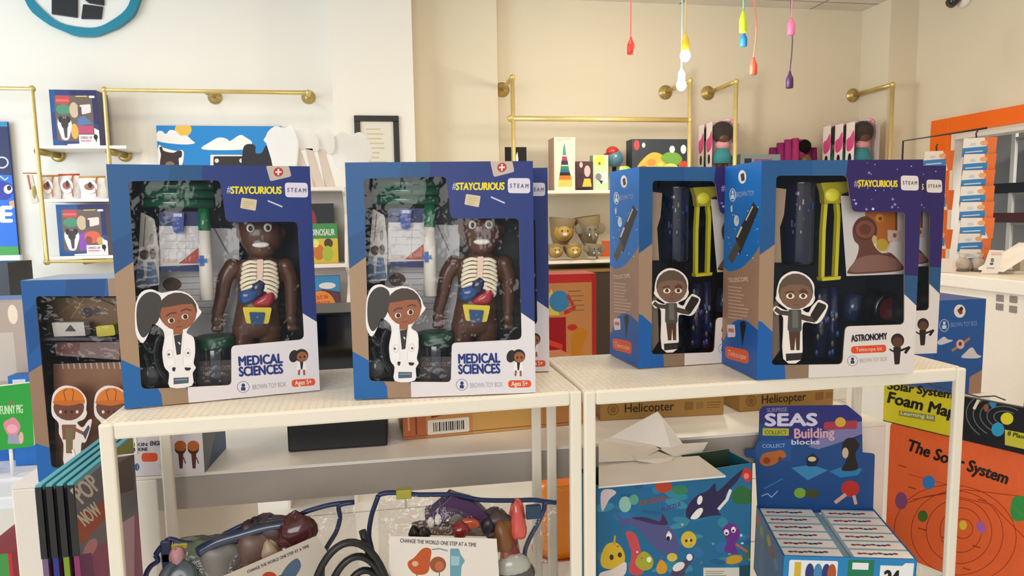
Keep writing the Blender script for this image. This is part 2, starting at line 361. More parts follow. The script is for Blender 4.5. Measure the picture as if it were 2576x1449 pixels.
# ------------------------------------------------------------------ kit cartons
KW, KH, KD = .281, .36, .138
def carton(t, front, win, left, right, liner, edge, W=KW, H=KH, D=KD, top='2a5a9c', film=True, extra=None):
    mb = MB(); front.hole(win) if win else None
    front.emit(mb)
    if extra: extra.emit(mb, (0, -.0002, 0))
    left.emit(mb, (0, D, 0), (0, -1, 0)); right.emit(mb, (W, 0, 0), (0, 1, 0))
    e = .0016
    mb.add([(0, 0, H), (W, 0, H), (W, D, H), (0, D, H)], [(0, 1, 2, 3)], top); mb.add([(0, 0, 0), (W, 0, 0), (W, D, 0), (0, D, 0)], [(3, 2, 1, 0)], 'b09070')
    mb.add([(0, D, 0), (W, D, 0), (W, D, H), (0, D, H)], [(1, 0, 3, 2)], top)
    if win:
        p = front._m(win)
        n = len(p); mb.add([(x, 0, z) for x, z in p]+[(x, .002, z) for x, z in p], [(i, (i+1) % n, (i+1) % n+n, i+n) for i in range(n)], edge)
        mb.add([(e, e, e), (W-e, e, e), (W-e, D-e, e), (e, D-e, e), (e, e, H-e), (W-e, e, H-e), (W-e, D-e, H-e), (e, D-e, H-e)],
               [(0, 1, 2, 3), (7, 6, 5, 4), (3, 2, 6, 7), (0, 3, 7, 4), (2, 1, 5, 6)], liner)
    mb.build('carton', PRINT, t)
    if win and film:
        a = Art(front.mp); a.poly('ffffff', win); f = MB(); a.emit(f, (0, .0009, 0)); f.build('window_film', FILM, t, label='clear plastic window')
def pose(k):
    a, b, r = {'A': (-.57943, .98947, 20.08), 'B': (-.24516, 1.02373, 5.22), 'C': (.40425, 1.10716, 6.66), 'D': (.22608, 1.20617, 13.46)}[k]
    p = c2w(a, b); return Fr((p.x, p.y, RZ+.001), r-9.5)
FA, FB, FC, FD = [pose(k) for k in 'ABCD']
# ---- medical kit, drawn from the left box (coordinates of a 1254 x 1449 close-up)
g4 = lambda x, y: (250+x/2.162, 380+y/2.1627)
hA = homog([(35, 62), (1140, 88), (1198, 1305), (145, 1415)], [(0, KH), (KW, KH), (KW, 0), (0, 0)])
def in4(x, y, d): return FA.y(*g4(x, y), d)                     # a spot seen through the window, d metres behind it
tA = thing('medical_kit', 'blue medical sciences kit box with doctor girl cut-out, leftmost on the left rack', 'boxed toy', FA, 'medical sciences kits')
a = Art(hA); a.baseuv('1f5992', [(0, 0), (KW, 0), (KW, KH), (0, KH)])
a.poly('1d5183', [(390, 60), (575, 60), (560, 165), (375, 165)]); a.poly('1b4f86', [(60, 500), (200, 430), (200, 600), (85, 670)])
a.poly('27397c', [(565, 50), (1160, 70), (1180, 940), (1100, 885), (700, 420), (650, 170), (556, 170)])
a.poly('a88a6e', [(80, 675), (195, 598), (240, 1200), (120, 1140)]); a.poly('1d64a8', [(110, 1135), (235, 1192), (310, 1265), (345, 1330), (360, 1440), (130, 1450)])
a.poly('a0846a', [(305, 1270), (470, 1280), (498, 1330), (508, 1400), (356, 1420), (345, 1330)])
a.poly('e6e0e4', [(498, 1420), (488, 1300), (490, 1180), (1000, 900), (1100, 885), (1180, 935), (1230, 1000), (1240, 1330)])
a.poly('c9b8ad', [(905, 82), (1028, 84), (1042, 142), (928, 168)], 12); a.ell('b5382f', 972, 117, 26, 25); a.line('f3e6e0', [(972, 101), (972, 133)], 9); a.line('f3e6e0', [(957, 117), (987, 117)], 9)
a.text('#', 'a9b8d8', (694, 226), (715, 228), 34, .02); a.text('STAYCURIOUS', 'efdc3a', (717, 232), (988, 236), 38, .045)
a.poly('e3dde8', [(1006, 175), (1128, 178), (1132, 258), (1010, 255)], 18); a.text('S T E A M', '5a5a86', (1020, 226), (1120, 230), 22, .02)
a.poly('d8c7a4', [(775, 255), (858, 268), (850, 328), (767, 312)], 6); bars(a, 'b79d72', 785, 275, 842, 4, 11, 3, 2, .12)
a.line('c9cce0', [(917, 274), (993, 307)], 8)
a.text('MEDICAL', '23357c', (766, 1175), (998, 1157), 50, .042); a.text('SCIENCES', '23357c', (768, 1232), (1000, 1214), 50, .042)
kid(a, 1100, 1118, 36, '9a5f3c', '2b2524', 'f4f0f0')
a.ring('5a6a98', 788, 1290, 32, 30, 3); a.ell('2d3a6c', 788, 1281, 10); a.rr('2d3a6c', 776, 1291, 800, 1310, 4)
a.text('BROWN TOY BOX', 'a9a5b4', (838, 1304), (1018, 1286), 26, .0)
a.poly('e4572b', [(1046, 1250), (1172, 1241), (1174, 1279), (1048, 1290)], 22); a.text('Ages 5+', 'fbe7dc', (1066, 1279), (1154, 1271), 24, .02)
WIN_A = rounded([(158, 158), (655, 158), (678, 290), (690, 388), (1075, 390), (1113, 1030), (722, 1066), (724, 1280), (235, 1306)], [26, 26, 40, 30, 26, 30, 24, 24, 30])
sideL = Art(); sideL.base('1f6cc0', 0, 0, KD, KH); sideL.poly('a88a6e', spl([(-.01, .16), (.04, .165), (.09, .19), (.15, .225), (.15, .12), (.08, .11), (.03, .12), (-.01, .10)]))
sideR = Art(); sideR.base('24408e', 0, 0, KD, KH); sideR.rr('e6e0e4', 0, 0, KD, .09); sideR.poly('1f5fa8', [(0, .09), (KD, .09), (KD, .15), (0, .11)])
carton(tA, a, WIN_A, sideL, sideR, '3b403f', 'b89c80', top='2b5f9f')
def at4(x, y, d): u = in4(x, y, d); return V((u[0], d, u[1]))
S4 = KW/1090                                                    # metres per close-up pixel on this carton
def loc4(pts, d): return [in4(x, y, d) for x, y in pts]
def part4(name, parts, mat=PRINT, parent=None, **k):
    mb = MB()
    for pts, d0, d1, col in parts: mb.prism(loc4(pts, d0), d0, d1, col)
    return mb.build(name, mat, parent or tA, **k)
# things packed inside: printed back sheets, blanket roll, clip card, marker, jar, gown sheet
mb = MB(); b = Art(lambda x, y: in4(x, y, .09)); b.poly('dcdadc', [(320, 420), (760, 420), (760, 1010), (320, 1010)]); b.poly('c4c4ca', [(640, 330), (760, 330), (760, 420), (640, 420)])
for i in range(7): b.line('86868c', [(340, 690+i*34), (700, 676+i*34)], 3)
b.ell('6f5a50', 395, 725, 52, 36, 0); b.ell('77665d', 380, 740, 26, 22); b.line('8a888c', [(560, 300), (700, 560)], 8); b.line('6a6a70', [(620, 400), (720, 420)], 10)
b.emit(mb, (0, .09, 0)); mb.build('instruction_sheet', PAPER, tA)
mb = MB()
for y, r in ((188, 24), (232, 27), (282, 26)):
    p0, p1 = at4(232, y, .05), at4(622, y+4, .05); mb.tube([p0, p0.lerp(p1, .5), p1], r*S4*1.06, '236048', 12)
mb.build('blanket_roll', GLOSS, tA)
mb = MB(); b = Art(lambda x, y: in4(x, y, .05)); b.poly('d7d3d4', [(325, 330), (545, 330), (545, 655), (325, 655)], 6); b.poly('2c3566', [(325, 330), (545, 330), (545, 408), (325, 408)]); b.poly('2f376c', [(325, 628), (545, 618), (545, 655), (325, 655)])
b.poly('b5523c', [(430, 612), (545, 520), (545, 612)]); b.text('MEDICAL', '9aa4d0', (345, 372), (392, 372), 16, .01)
for i in range(3): b.line('b3afb6', [(345, 450+i*40), (520, 450+i*40)], 3)
b.line('a7a2aa', [(470, 420), (470, 600)], 3); b.rr('cfb9b0', 345, 585, 425, 608); b.emit(mb, (0, .05, 0))
cc = mb.build('clip_card', PRINT, tA); part4('clip', [(rounded([(392, 335), (462, 335), (455, 448), (400, 448)], [8, 8, 26, 26]), .040, .048, '27449a'), ([(404, 340), (450, 340), (450, 358), (404, 358)], .038, .041, 'b9bdd0')], SATIN, cc)
mb = MB(); b = Art(lambda x, y: in4(x, y, .045)); b.poly('c9c2ba', [(225, 330), (300, 370), (322, 520), (326, 730), (195, 740), (215, 520)], 14); b.poly('555a66', [(165, 330), (222, 330), (214, 560), (180, 720), (165, 560)])
b.ell('59402f', 245, 565, 26, 28); b.poly('5d7396', [(205, 605), (300, 600), (325, 720), (195, 735)], 12); b.poly('c8ccd2', [(236, 600), (262, 600), (256, 690), (246, 690)]); b.ell('8b8680', 285, 480, 12, 30); b.line('70675f', [(250, 360), (240, 520)], 6)
b.ell('5a4a42', 290, 560, 18, 30); b.emit(mb, (0, .045, 0)); mb.build('gown_card', PRINT, tA)
mb = MB(); p0, p1, p2 = at4(586, 808, .03), at4(572, 432, .03), at4(570, 312, .03)
mb.tube([p0, p0.lerp(p1, .5), p1], [40*S4, 38*S4, 36*S4], 'e9e4da', 18)
mk = mb.build('marker', SATIN, tA); mb = MB(); mb.tube([p1, p1.lerp(p2, .3), p2], [37*S4, 35*S4, 34*S4], '146a45', 18); mb.build('marker_cap', GLOSS, mk)
mb = MB(); q = at4(556, 597, .0195); mb.box(q.x-.008, q.x+.008, .0185, .0205, q.z-.003, q.z+.003, '3f63a8'); mb.box(q.x-.003, q.x+.003, .0185, .0205, q.z-.008, q.z+.008, '3f63a8'); mb.build('blue_cross', SATIN, mk)
mb = MB(); c = at4(632, 1060, .05); r = 104*S4; zb = in4(630, 1275, .05)[1]
mb.lathe([(r*.9, zb), (r*.93, zb+.01), (r*.93, c.z-.004), (r*.9, c.z)], '7d8a88', (c.x, c.y, 0), 20); jar = mb.build('sample_jar', TUBEC, tA)
mb = MB(); mb.lathe([(r*1.05, c.z-.002), (r*1.07, c.z+.003), (r*1.07, c.z+.014), (r*1.0, c.z+.017)], '1c4a36', (c.x, c.y, 0), 24); mb.build('jar_lid', SATIN, jar)
mb = MB(); b = Art(lambda x, y: in4(x, y, .035)); b.poly('4a403c', [(540, 1140), (722, 1130), (722, 1280), (540, 1290)]); b.text('STAYCURIOUS', '8f8078', (552, 1190), (716, 1182), 22, .01); b.text('BROWN', '7d6f68', (590, 1222), (700, 1216), 14, 0)
b.emit(mb, (0, .027, 0)); mb.build('jar_label', PRINT, jar)
mb = MB()
for pts in ([(240, 1100), (262, 1180), (250, 1270), (300, 1290)], [(330, 1000), (300, 1080), (318, 1180), (365, 1250)], [(215, 1000), (250, 1070), (290, 1090), (310, 1060)]):
    mb.tube(spl([at4(x, y, .035) for x, y in pts], 5, False), .006, '15181a', 8)
mb.lathe([(0, 0), (.016, .001), (.018, .006), (.012, .012), (0, .013)], '53585c', at4(270, 1215, .04), 18, MX.Rotation(pi/2, 4, 'X')); mb.build('stethoscope', GLOSS, tA)
# the anatomy doll: one continuous dark brown body
SK = '4a2f24'; mb = MB(); D0 = .062
def L4(x, y, d=D0): return at4(x, y, d)
hd = L4(880, 455); S = S4*1.12
mb.ell(hd, (118*S, 95*S, 128*S), SK, n=20, k=14); mb.ell(L4(880, 520, .055), (86*S, 75*S, 72*S), SK)
mb.tube([L4(880, 540), L4(876, 620)], [62*S, 70*S], SK, 14)
for x, y in ((762, 445), (996, 440)): mb.ell(L4(x, y), (20*S, 22*S, 38*S), SK)
sec = []
for y, x, rx, ry in ((585, 876, 92, 60), (612, 875, 140, 66), (660, 873, 124, 80), (740, 868, 112, 82), (820, 862, 112, 80), (880, 858, 120, 82), (940, 858, 130, 82), (985, 858, 124, 76), (1010, 858, 60, 60)):
    p = L4(x, y); sec.append(((p.x, p.y, p.z), rx*S, ry*S))
mb.loft(sec[::-1], SK, 22)
for sx in (-1, 1):
    mb.tube([L4(858+sx*72, 950), L4(858+sx*70, 1090), L4(858+sx*66, 1230)], [66*S, 58*S, 48*S], SK, 14); mb.ell(L4(858+sx*66, 1250, .05), (48*S, 66*S, 26*S), SK)
for pts in ([(726, 632), (684, 694), (664, 800), (640, 892)], [(1016, 626), (1040, 694), (1044, 800), (1044, 892)]):
    P = spl([L4(x, y, .058) for x, y in pts], 4, False); n = len(P); mb.tube(P, [(48-16*i/(n-1))*S for i in range(n)], SK, 14); mb.ell(P[0], 50*S, SK)
    e = V(P[-1]); sg = -1 if pts[0][0] < 850 else 1
    mb.ell(e+V((0, -.002, -30*S)), (34*S, 24*S, 44*S), SK)
    for i in range(4):
        b0 = e+V(((-24+16*i)*S, -.004, -62*S)); mb.tube([b0, b0+V((sg*4*S, -.002, -22*S)), b0+V((0, .002, -(38-abs(i-1.5)*5)*S))], [10*S, 9*S, 6*S], SK, 8)
    mb.tube([e+V((-sg*26*S, -.006, -22*S)), e+V((-sg*48*S, -.010, -44*S))], [11*S, 8*S], SK, 8)
SKM = bpy.data.materials.new('dark_brown_vinyl'); SKM.use_nodes = True; _b = SKM.node_tree.nodes['Principled BSDF']; _n = SKM.node_tree.nodes.new('ShaderNodeTexNoise'); _n.inputs['Scale'].default_value = 30
_r = SKM.node_tree.nodes.new('ShaderNodeValToRGB'); _r.color_ramp.elements[0].color = lin('54382b'); _r.color_ramp.elements[1].color = lin('684636'); SKM.node_tree.links.new(_n.outputs[0], _r.inputs[0]); SKM.node_tree.links.new(_r.outputs[0], _b.inputs['Base Color']); _b.inputs['Roughness'].default_value = .22
doll = mb.build('anatomy_doll', SKM, tA, remesh=.0022)
mb = MB()
for x, y in ((822, 418), (916, 415)):
    p = L4(x, y, .036); mb.ell(p, (22*S, .004, 25*S), 'e9e4de'); mb.ell(p+V((0, -.003, -.001)), (12*S, .0022, 14*S), '1a1210')
p = L4(878, 510, .034); mb.ell(p, (46*S, .004, 16*S), 'f2ece4'); mb.build('painted_face', SATIN, doll)
mb = MB(); fy = .0355                                         # rib cage, standing proud of the chest
for i in range(8):
    y = 606+i*21; wd = 98-abs(i-4)*3
    for sx in (-1, 1):
        xc = 872; pts = [(xc+sx*16, y), (xc+sx*wd*.6, y-4+i*2), (xc+sx*wd, y+10+i*3), (xc+sx*(wd-4), y+18+i*4)]
        mb.tube(spl([L4(px, py, fy+(.012 if k == 3 else .004 if k == 2 else 0)) for k, (px, py) in enumerate(pts)], 3, False), 10*S, 'fff4da', 7)
for sx in (-1, 1): mb.tube(spl([L4(872+sx*10, 700, fy), L4(872+sx*34, 750, fy), L4(872+sx*62, 790, fy+.003)], 3, False), 9*S, 'fff4da', 7)
mb.prism([in4(*q, fy) for q in rounded([(856, 590), (892, 588), (888, 700), (858, 702)], 8)], fy-.004, fy+.006, 'f8d6c4'); mb.build('rib_cage', SATIN, doll)
def lump(name, pts, d, col, fat): 
    mb = MB(); c = L4(sum(p[0] for p in pts)/len(pts), sum(p[1] for p in pts)/len(pts), d); P = [L4(*p, d) for p in spl(pts, 4)]; n = len(P); vs, fs = [], []
    for k, (sc, dy) in enumerate(((1, .008), (.95, 0), (.7, -fat*.7), (.35, -fat))): vs += [c+(q-c)*sc+V((0, dy, 0)) for q in P]
    vs.append(c+V((0, -fat, 0))); fs = [(k*n+i, k*n+(i+1) % n, (k+1)*n+(i+1) % n, (k+1)*n+i) for k in range(3) for i in range(n)]+[(3*n+i, 3*n+(i+1) % n, 4*n) for i in range(n)]
    mb.add(vs, fs, col, True); return mb.build(name, GLOSS, doll)
lump('dark_stomach', [(832, 720), (880, 700), (905, 720), (890, 780), (850, 800), (826, 770)], .034, '1b2c52', .005)
lump('blue_liver', [(760, 770), (830, 745), (880, 760), (850, 810), (800, 836), (764, 825)], .034, '24508c', .006)
lump('red_intestine', [(880, 790), (940, 765), (955, 800), (930, 840), (860, 848), (830, 832)], .033, 'b23040', .006)
mb = MB(); fz = .034
mb.prism([in4(*q, fz) for q in rounded([(778, 848), (938, 850), (920, 938), (800, 936)], 12)], fz-.004, fz+.01, 'e6cf35'); mb.build('yellow_pelvis', SATIN, doll)
mb = MB(); mb.prism([in4(*q, fz-.005) for q in rounded([(815, 876), (902, 878), (890, 945), (826, 943)], 8)], fz-.006, fz, '1d4a78'); mb.ell(L4(862, 905, fz-.006), (8*S, .002, 8*S), '4a80b0'); mb.build('blue_bladder', SATIN, doll)
# the die-cut girl standing in the window
ST_A = spl([(205, 830), (235, 770), (290, 755), (345, 775), (420, 762), (490, 780), (535, 830), (548, 862), (562, 880), (545, 905), (525, 930), (480, 990), (520, 1020), (528, 1100), (520, 1160), (532, 1185), (515, 1215), (512, 1282), (392, 1292), (388, 1215), (362, 1180), (350, 1100), (362, 1020), (350, 975), (300, 945), (285, 975), (245, 1050), (208, 1005), (200, 920)], 3)
st = Art(hA); st.poly('f1ecec', ST_A); st.blob('3f3c3a', [(215, 830), (245, 785), (290, 768), (335, 790), (345, 840), (330, 920), (300, 960), (250, 1020), (218, 980), (208, 900)])
st.ell('4a3d34', 432, 872, 106, 100); st.ell('9a5d3f', 436, 892, 98, 88); st.poly('9a5d3f', [(408, 960), (460, 955), (462, 1000), (410, 1005)]); st.blob('4a3d34', [(345, 850), (400, 790), (470, 782), (520, 830), (450, 838), (390, 850)])
for x, y in ((398, 926), (472, 905)): st.ell('e8ded6', x, y, 19, 15, -12); st.ell('3b2218', x+2, y, 12, 13)
st.line('5b3422', [(370, 902), (394, 886), (424, 884)], 8); st.line('5b3422', [(452, 874), (480, 863), (506, 871)], 8); st.line('6a3c2a', [(425, 962), (455, 958)], 4); st.ell('87503a', 440, 930, 7, 8)
st.poly('f6f2f0', [(365, 1025), (405, 998), (432, 1060), (415, 1170), (372, 1172)], 14); st.poly('f6f2f0', [(462, 990), (500, 1010), (520, 1040), (515, 1160), (468, 1172), (450, 1060)], 14)
st.poly('33302f', [(412, 1008), (458, 1000), (450, 1110), (428, 1115)]); st.line('c8dce0', [(438, 1045), (446, 1055)], 8); st.ring('c9c2c0', 392, 1110, 16, 22, 3); st.ring('c9c2c0', 488, 1102, 16, 22, 3); st.ell('7a5a48', 386, 1112, 7); st.ell('7a5a48', 490, 1104, 7)
st.line('dedada', [(405, 1000), (420, 1170)], 4); st.line('dedada', [(462, 992), (464, 1170)], 4); st.poly('2a2624', [(405, 1182), (425, 1182), (418, 1208), (404, 1200)], 6); st.poly('2a2624', [(470, 1182), (508, 1184), (500, 1200), (476, 1200)], 6)
st.poly('4d5d6e', [(412, 1240), (494, 1236), (494, 1268), (412, 1276)]); st.line('8296a6', [(420, 1252), (486, 1248)], 6)
mb = MB(); mb.prism([hA(*p) for p in ST_A], .0004, .0022, 'eae6e4'); st.emit(mb, (0, .0002, 0)); mb.m = MX.Identity(4); so = mb.build('girl_standee', PRINT, tA, label='printed card cut-out of a girl with a ponytail in a white coat'); so.location.y = -.0026
dup(tA, FB, 'blue medical sciences kit box, right one at the front of the left rack')
def behind(F, rz, px):          # a copy standing right behind box F, shifted so that its right edge shows
    q = F.m @ V((0, KD+.006, 0)); ux = V((cos(radians(rz)), sin(radians(rz)), 0)); d = ray(*px)
    n = V((-d.y, d.x, 0)); t = -(q+ux*KW-CAMP).dot(n)/ux.dot(n); o = q+ux*t
    return Fr((o.x, o.y, RZ+.001), rz)
dup(tA, behind(FB, -4.28, (1380, 700)), 'medical kit box mostly hidden behind the middle kit, right edge showing')
# ---- astronomy kit, drawn from the front right box (coordinates of a 2248 x 1449 close-up)
g6 = lambda x, y: (1500+x/2.4978, 380+y/2.4983)
hC = homog([(1047, 58), (2063, 48), (1995, 1386), (1005, 1430)], [(0, KH), (KW, KH), (KW, 0), (0, 0)])
hL = homog([(800, 100), (1047, 58), (1005, 1430), (785, 1355)], [(0, KH), (KD, KH), (KD, 0), (0, 0)])
hL2 = lambda x, y: hL(x, y)
def in6(x, y, d): return FC.y(*g6(x, y), d)
def at6(x, y, d): u = in6(x, y, d); return V((u[0], d, u[1]))
tC = thing('astronomy_kit', 'blue astronomy kit box with boy cut-out, front right with title panel showing', 'boxed toy', FC, 'astronomy kits')
a = Art(hC); a.baseuv('29588c', [(0, 0), (KW, 0), (KW, KH), (0, KH)])
a.poly('33608f', [(1365, 40), (1600, 40), (1600, 160), (1365, 160)]); a.poly('24558c', [(1040, 480), (1160, 400), (1150, 560), (1030, 640)])
a.poly('332661', [(1592, 40), (2080, 30), (2030, 960), (1940, 780), (1940, 380), (1620, 380), (1575, 150)])
a.poly('2f5580', [(1940, 770), (2030, 775), (2025, 985), (1930, 890)])
a.poly('a3866c', [(1025, 650), (1160, 555), (1120, 1180), (1010, 1060)]); a.poly('1f5fa8', [(990, 1050), (1040, 1065), (1110, 1130), (1170, 1230), (1200, 1330), (1190, 1440), (980, 1460)])
a.poly('8f7660', [(1180, 1310), (1335, 1310), (1330, 1440), (1188, 1440)]); a.poly('e2d8d2', [(1330, 1440), (1335, 1300), (1550, 1300), (1560, 1080), (1930, 880), (2040, 985), (2030, 1440)])
r = random.Random(3)
for i in range(26):
    x, y = r.uniform(1610, 2040), r.uniform(60, 370); q = r.choice((3, 4, 5, 9)); a.ell(r.choice(('a9a4c8', 'd8d6e4', '8a84b0')), x, y, q, n=6)
a.text('#', 'a98fae', (1626, 217), (1650, 217), 36, .02); a.text('STAYCURIOUS', 'e6cf3c', (1652, 218), (1898, 220), 40, .045)
a.poly('e4dad2', [(1920, 148), (2032, 150), (2034, 242), (1922, 240)], 20); a.text('S T E A M', '6a5a66', (1934, 204), (2022, 205), 22, .02)
a.text('ASTRONOMY', '2b2430', (1604, 1188), (1830, 1172), 40, .04); a.poly('dd4f28', [(1600, 1218), (1824, 1206), (1824, 1254), (1602, 1264)], 22); a.text('Telescope kit', 'f3d9c8', (1632, 1250), (1796, 1242), 24, .0)
a.ring('5a6a8a', 1610, 1308, 32, 32, 3); a.ell('2d3a5c', 1610, 1297, 10); a.rr('2d3a5c', 1598, 1307, 1622, 1326, 4); a.text('BROWN TOY BOX', 'b5a9ae', (1655, 1320), (1830, 1308), 26, 0)
a.ell('2c211e', 1896, 1180, 42, 44); a.ell('5d3b2c', 1896, 1190, 32, 32); a.poly('2c211e', [(1868, 1220), (1918, 1220), (1908, 1330), (1876, 1332)], 8); a.line('2c211e', [(1910, 1245), (1965, 1225)], 14); a.line('2c211e', [(1870, 1250), (1846, 1236)], 10); a.line('1c1716', [(1945, 1258), (1970, 1222)], 18)
WIN_C = rounded([(1138, 152), (1582, 150), (1612, 376), (1946, 376), (1938, 1080), (1566, 1092), (1545, 1330), (1100, 1336)], [28, 30, 40, 28, 30, 30, 28, 28])
s = Art(hL2); s.baseuv('1f74c6', [(0, 0), (KD, 0), (KD, KH), (0, KH)])
s.poly('a3806a', spl([(770, 795), (830, 790), (900, 768), (960, 715), (1010, 650), (1060, 590), (1060, 800), (1020, 1145), (960, 1095), (900, 1080), (850, 1110), (820, 1160), (800, 1215), (770, 1260)], 3)); s.poly('1b5aa6', [(770, 1215), (800, 1215), (850, 1112), (900, 1082), (960, 1097), (1020, 1140), (1020, 1450), (770, 1400)])
for i in range(22):
    x, y = r.uniform(815, 1030), r.uniform(360, 700); s.ell('cfe0f4', x, y, r.choice((2.5, 4)), n=6)
s.ell('f2eee6', 917, 168, 27, 46); s.poly('5a3a38', [(905, 150), (928, 140), (934, 190), (912, 200)], 8)
s.ring('e0e6f2', 852, 290, 19, 42, 5); s.ell('e8ecf4', 852, 272, 7, 14); s.poly('e8ecf4', [(842, 290), (862, 288), (864, 316), (840, 318)]); s.text('BROWN TOY', 'a9c0e2', (878, 306), (1000, 290), 34, 0)
s.ell('dbe4ee', 878, 460, 17, 36); s.ell('b9c6d4', 882, 452, 8, 16); s.poly('d8dce4', [(838, 370), (850, 356), (852, 398), (842, 408)])
s.poly('33302f', [(870, 570), (990, 335), (1025, 385), (900, 680)]); s.line('d9d4cc', [(882, 566), (912, 500)], 12); s.line('d9d4cc', [(940, 455), (985, 365)], 8); s.poly('54504c', [(820, 700), (880, 590), (905, 640), (850, 740)])
s.text('TELESCOPE', 'e8cdbc', (826, 858), (955, 842), 26, .02); bars(s, 'c9a893', 826, 885, 960, 10, 21, 8, 4, .04)
s.poly('dfd8e2', [(818, 1122), (868, 1116), (872, 1190), (822, 1198)], 8); s.rr('c87868', 826, 1142, 862, 1165); s.poly('1d1a26', [(900, 1100), (930, 1085), (940, 1110), (915, 1250)], 6)
s.poly('e05a2c', [(806, 1250), (955, 1262), (955, 1345), (808, 1322)], 26); s.text('Telescope', 'f6d8c4', (824, 1304), (938, 1318), 32, 0)
sR = Art(); sR.base('2a2858', 0, 0, KD, KH); sR.rr('e2d8d2', 0, 0, KD, .1)
carton(tC, a, WIN_C, s, sR, '242631', '9a8068', top='35659c')
mb = MB()                                                     # telescope tube packed upright
ax = at6(1275, 430, .075); R6 = 100*KW/1000
pr = [(R6*.97, at6(1275, 712, .075).z), (R6, at6(1275, 690, .075).z), (R6, at6(1275, 230, .075).z), (R6*1.08, at6(1275, 220, .075).z), (R6*1.08, at6(1275, 172, .075).z)]
mb.lathe(pr, ['0c0e18', '151b36', '12141e', '0e1018', '0e1018'], (ax.x, ax.y, 0), 28); rr_ = random.Random(5)
for i in range(14):
    an = rr_.uniform(-2.6, -.6); z = rr_.uniform(pr[1][1]+.01, pr[2][1]-.01); rad = R6+.0006; h = rr_.uniform(.004, .012); w = rr_.uniform(.05, .12)
    mb.add([(ax.x+rad*cos(an+k*w), ax.y+rad*sin(an+k*w), z+q*h) for q in (0, 1) for k in (0, 1)], [(0, 1, 3, 2)], rr_.choice(('3a4a8a', '6a5a7a', '8a6a5a', '54608e', '2f55a0')))
mb.build('telescope_tube', GLOSS, tC)
mb = MB(); w = 34*KW/1000                                        # yellow folding tripod
YEL = 'd8cc28'
mb.prism([in6(*q, .04) for q in rounded([(1400, 200), (1600, 190), (1570, 260), (1530, 270), (1530, 330), (1425, 330), (1420, 260)], 10)], .035, .05, 'b5a825')
for pts in ([(1448, 290), (1432, 500), (1424, 800)], [(1510, 240), (1526, 400), (1508, 800)]):
    P = [at6(x, y, .04) for x, y in pts]
    for p, q in zip(P, P[1:]):
        d = (q-p).normalized(); n = V((-d.z, 0, d.x))*w*.32
        mb.add([p+n, p-n, q-n, q+n, p+n+V((0, .01, 0)), p-n+V((0, .01, 0)), q-n+V((0, .01, 0)), q+n+V((0, .01, 0))], [(0, 3, 2, 1), (0, 1, 5, 4), (1, 2, 6, 5), (2, 3, 7, 6), (3, 0, 4, 7), (4, 5, 6, 7)], YEL)
mb.prism([in6(*q, .04) for q in [(1408, 795), (1530, 785), (1526, 806), (1412, 816)]], .036, .052, YEL); mb.ell(at6(1482, 275, .034), (.014, .006, .012), 'f0e43a'); mb.build('tripod', SATIN, tC, bev=.001)
mb = MB(); b = Art(lambda x, y: in6(x, y, .03)); b.poly('dcd3ce', [(1535, 280), (1950, 300), (1950, 772), (1572, 786)]); b.poly('b8641f', [(1690, 350), (1890, 360), (1890, 520), (1840, 600), (1740, 560), (1690, 480)]); b.line('7a3c1c', [(1885, 360), (1885, 520)], 14)
b.blob('6b3c2c', [(1610, 490), (1640, 430), (1700, 410), (1755, 450), (1765, 520), (1740, 580), (1790, 640), (1850, 640), (1910, 700), (1925, 748), (1750, 768), (1592, 772), (1585, 745), (1630, 680), (1650, 600), (1620, 560)])
b.ell('8a4a30', 1690, 492, 62, 58); b.ring('4a261c', 1690, 492, 66, 62, 7); b.ell('6a3624', 1690, 492, 36, 34); b.blob('8f6456', [(1610, 715), (1660, 668), (1780, 652), (1880, 680), (1912, 740), (1750, 756), (1602, 760)]); b.ell('c9a22c', 1796, 590, 38, 40); b.poly('d8b8a8', [(1830, 496), (1915, 500), (1912, 570), (1832, 566)], 5); b.ell('8a5a4a', 1875, 530, 12, 14); b.ell('d8b070', 1748, 555, 16, 26); b.line('d8b8a8', [(1850, 570), (1820, 640)], 12)
b.ell('e0902c', 1780, 420, 26); b.ell('6a3a2a', 1785, 425, 12); b.emit(mb, (0, .03, 0)); mb.build('picture_card', PRINT, tC)
mb = MB(); e = at6(1820, 990, .06); Rl = 105*KW/1000
mb.lathe([(0, .0), (Rl*.62, .002), (Rl*.7, .004), (Rl*.72, .012), (Rl*.95, .012), (Rl, .006), (Rl, -.03), (Rl*.5, -.035)], ['5a1a18', '4a1816', '1a1a20', '0c0d12', '14161c', '101218', '101218', '101218'], e, 32, MX.Rotation(pi/2, 4, 'X')); mb.build('lens', GLOSS, tC)
mb = MB()
for x0, y0, x1, y1, rr0, c in ((1420, 860, 1400, 1290, 46, '1d2340'), (1490, 850, 1480, 1300, 30, '20264c'), (1620, 900, 1590, 1060, 50, '23304e'), (1210, 760, 1200, 1320, 34, '181a26')):
    mb.tube([at6(x0, y0, .06), at6(x1, y1, .06)], rr0*KW/1000, c, 14)
for i in range(16):
    x, y = rr_.uniform(1380, 1520), rr_.uniform(900, 1290); mb.ell(at6(x, y, .045), (.0035, .002, .006), rr_.choice(('3a3f74', '4a4460', '6a5a3a', '2a5aa0', '6a6a90')), n=6, k=4)
mb.build('eyepiece_tubes', GLOSS, tC)
mb = MB(); mb.prism([in6(*q, .02) for q in [(1120, 230), (1190, 240), (1176, 400), (1150, 480), (1160, 700), (1110, 700)]], .018, .02, 'a58c74'); mb.prism([in6(*q, .02) for q in [(1095, 1000), (1140, 900), (1150, 1250), (1100, 1320)]], .018, .02, '8a7868'); mb.build('card_insert', PAPER, tC)
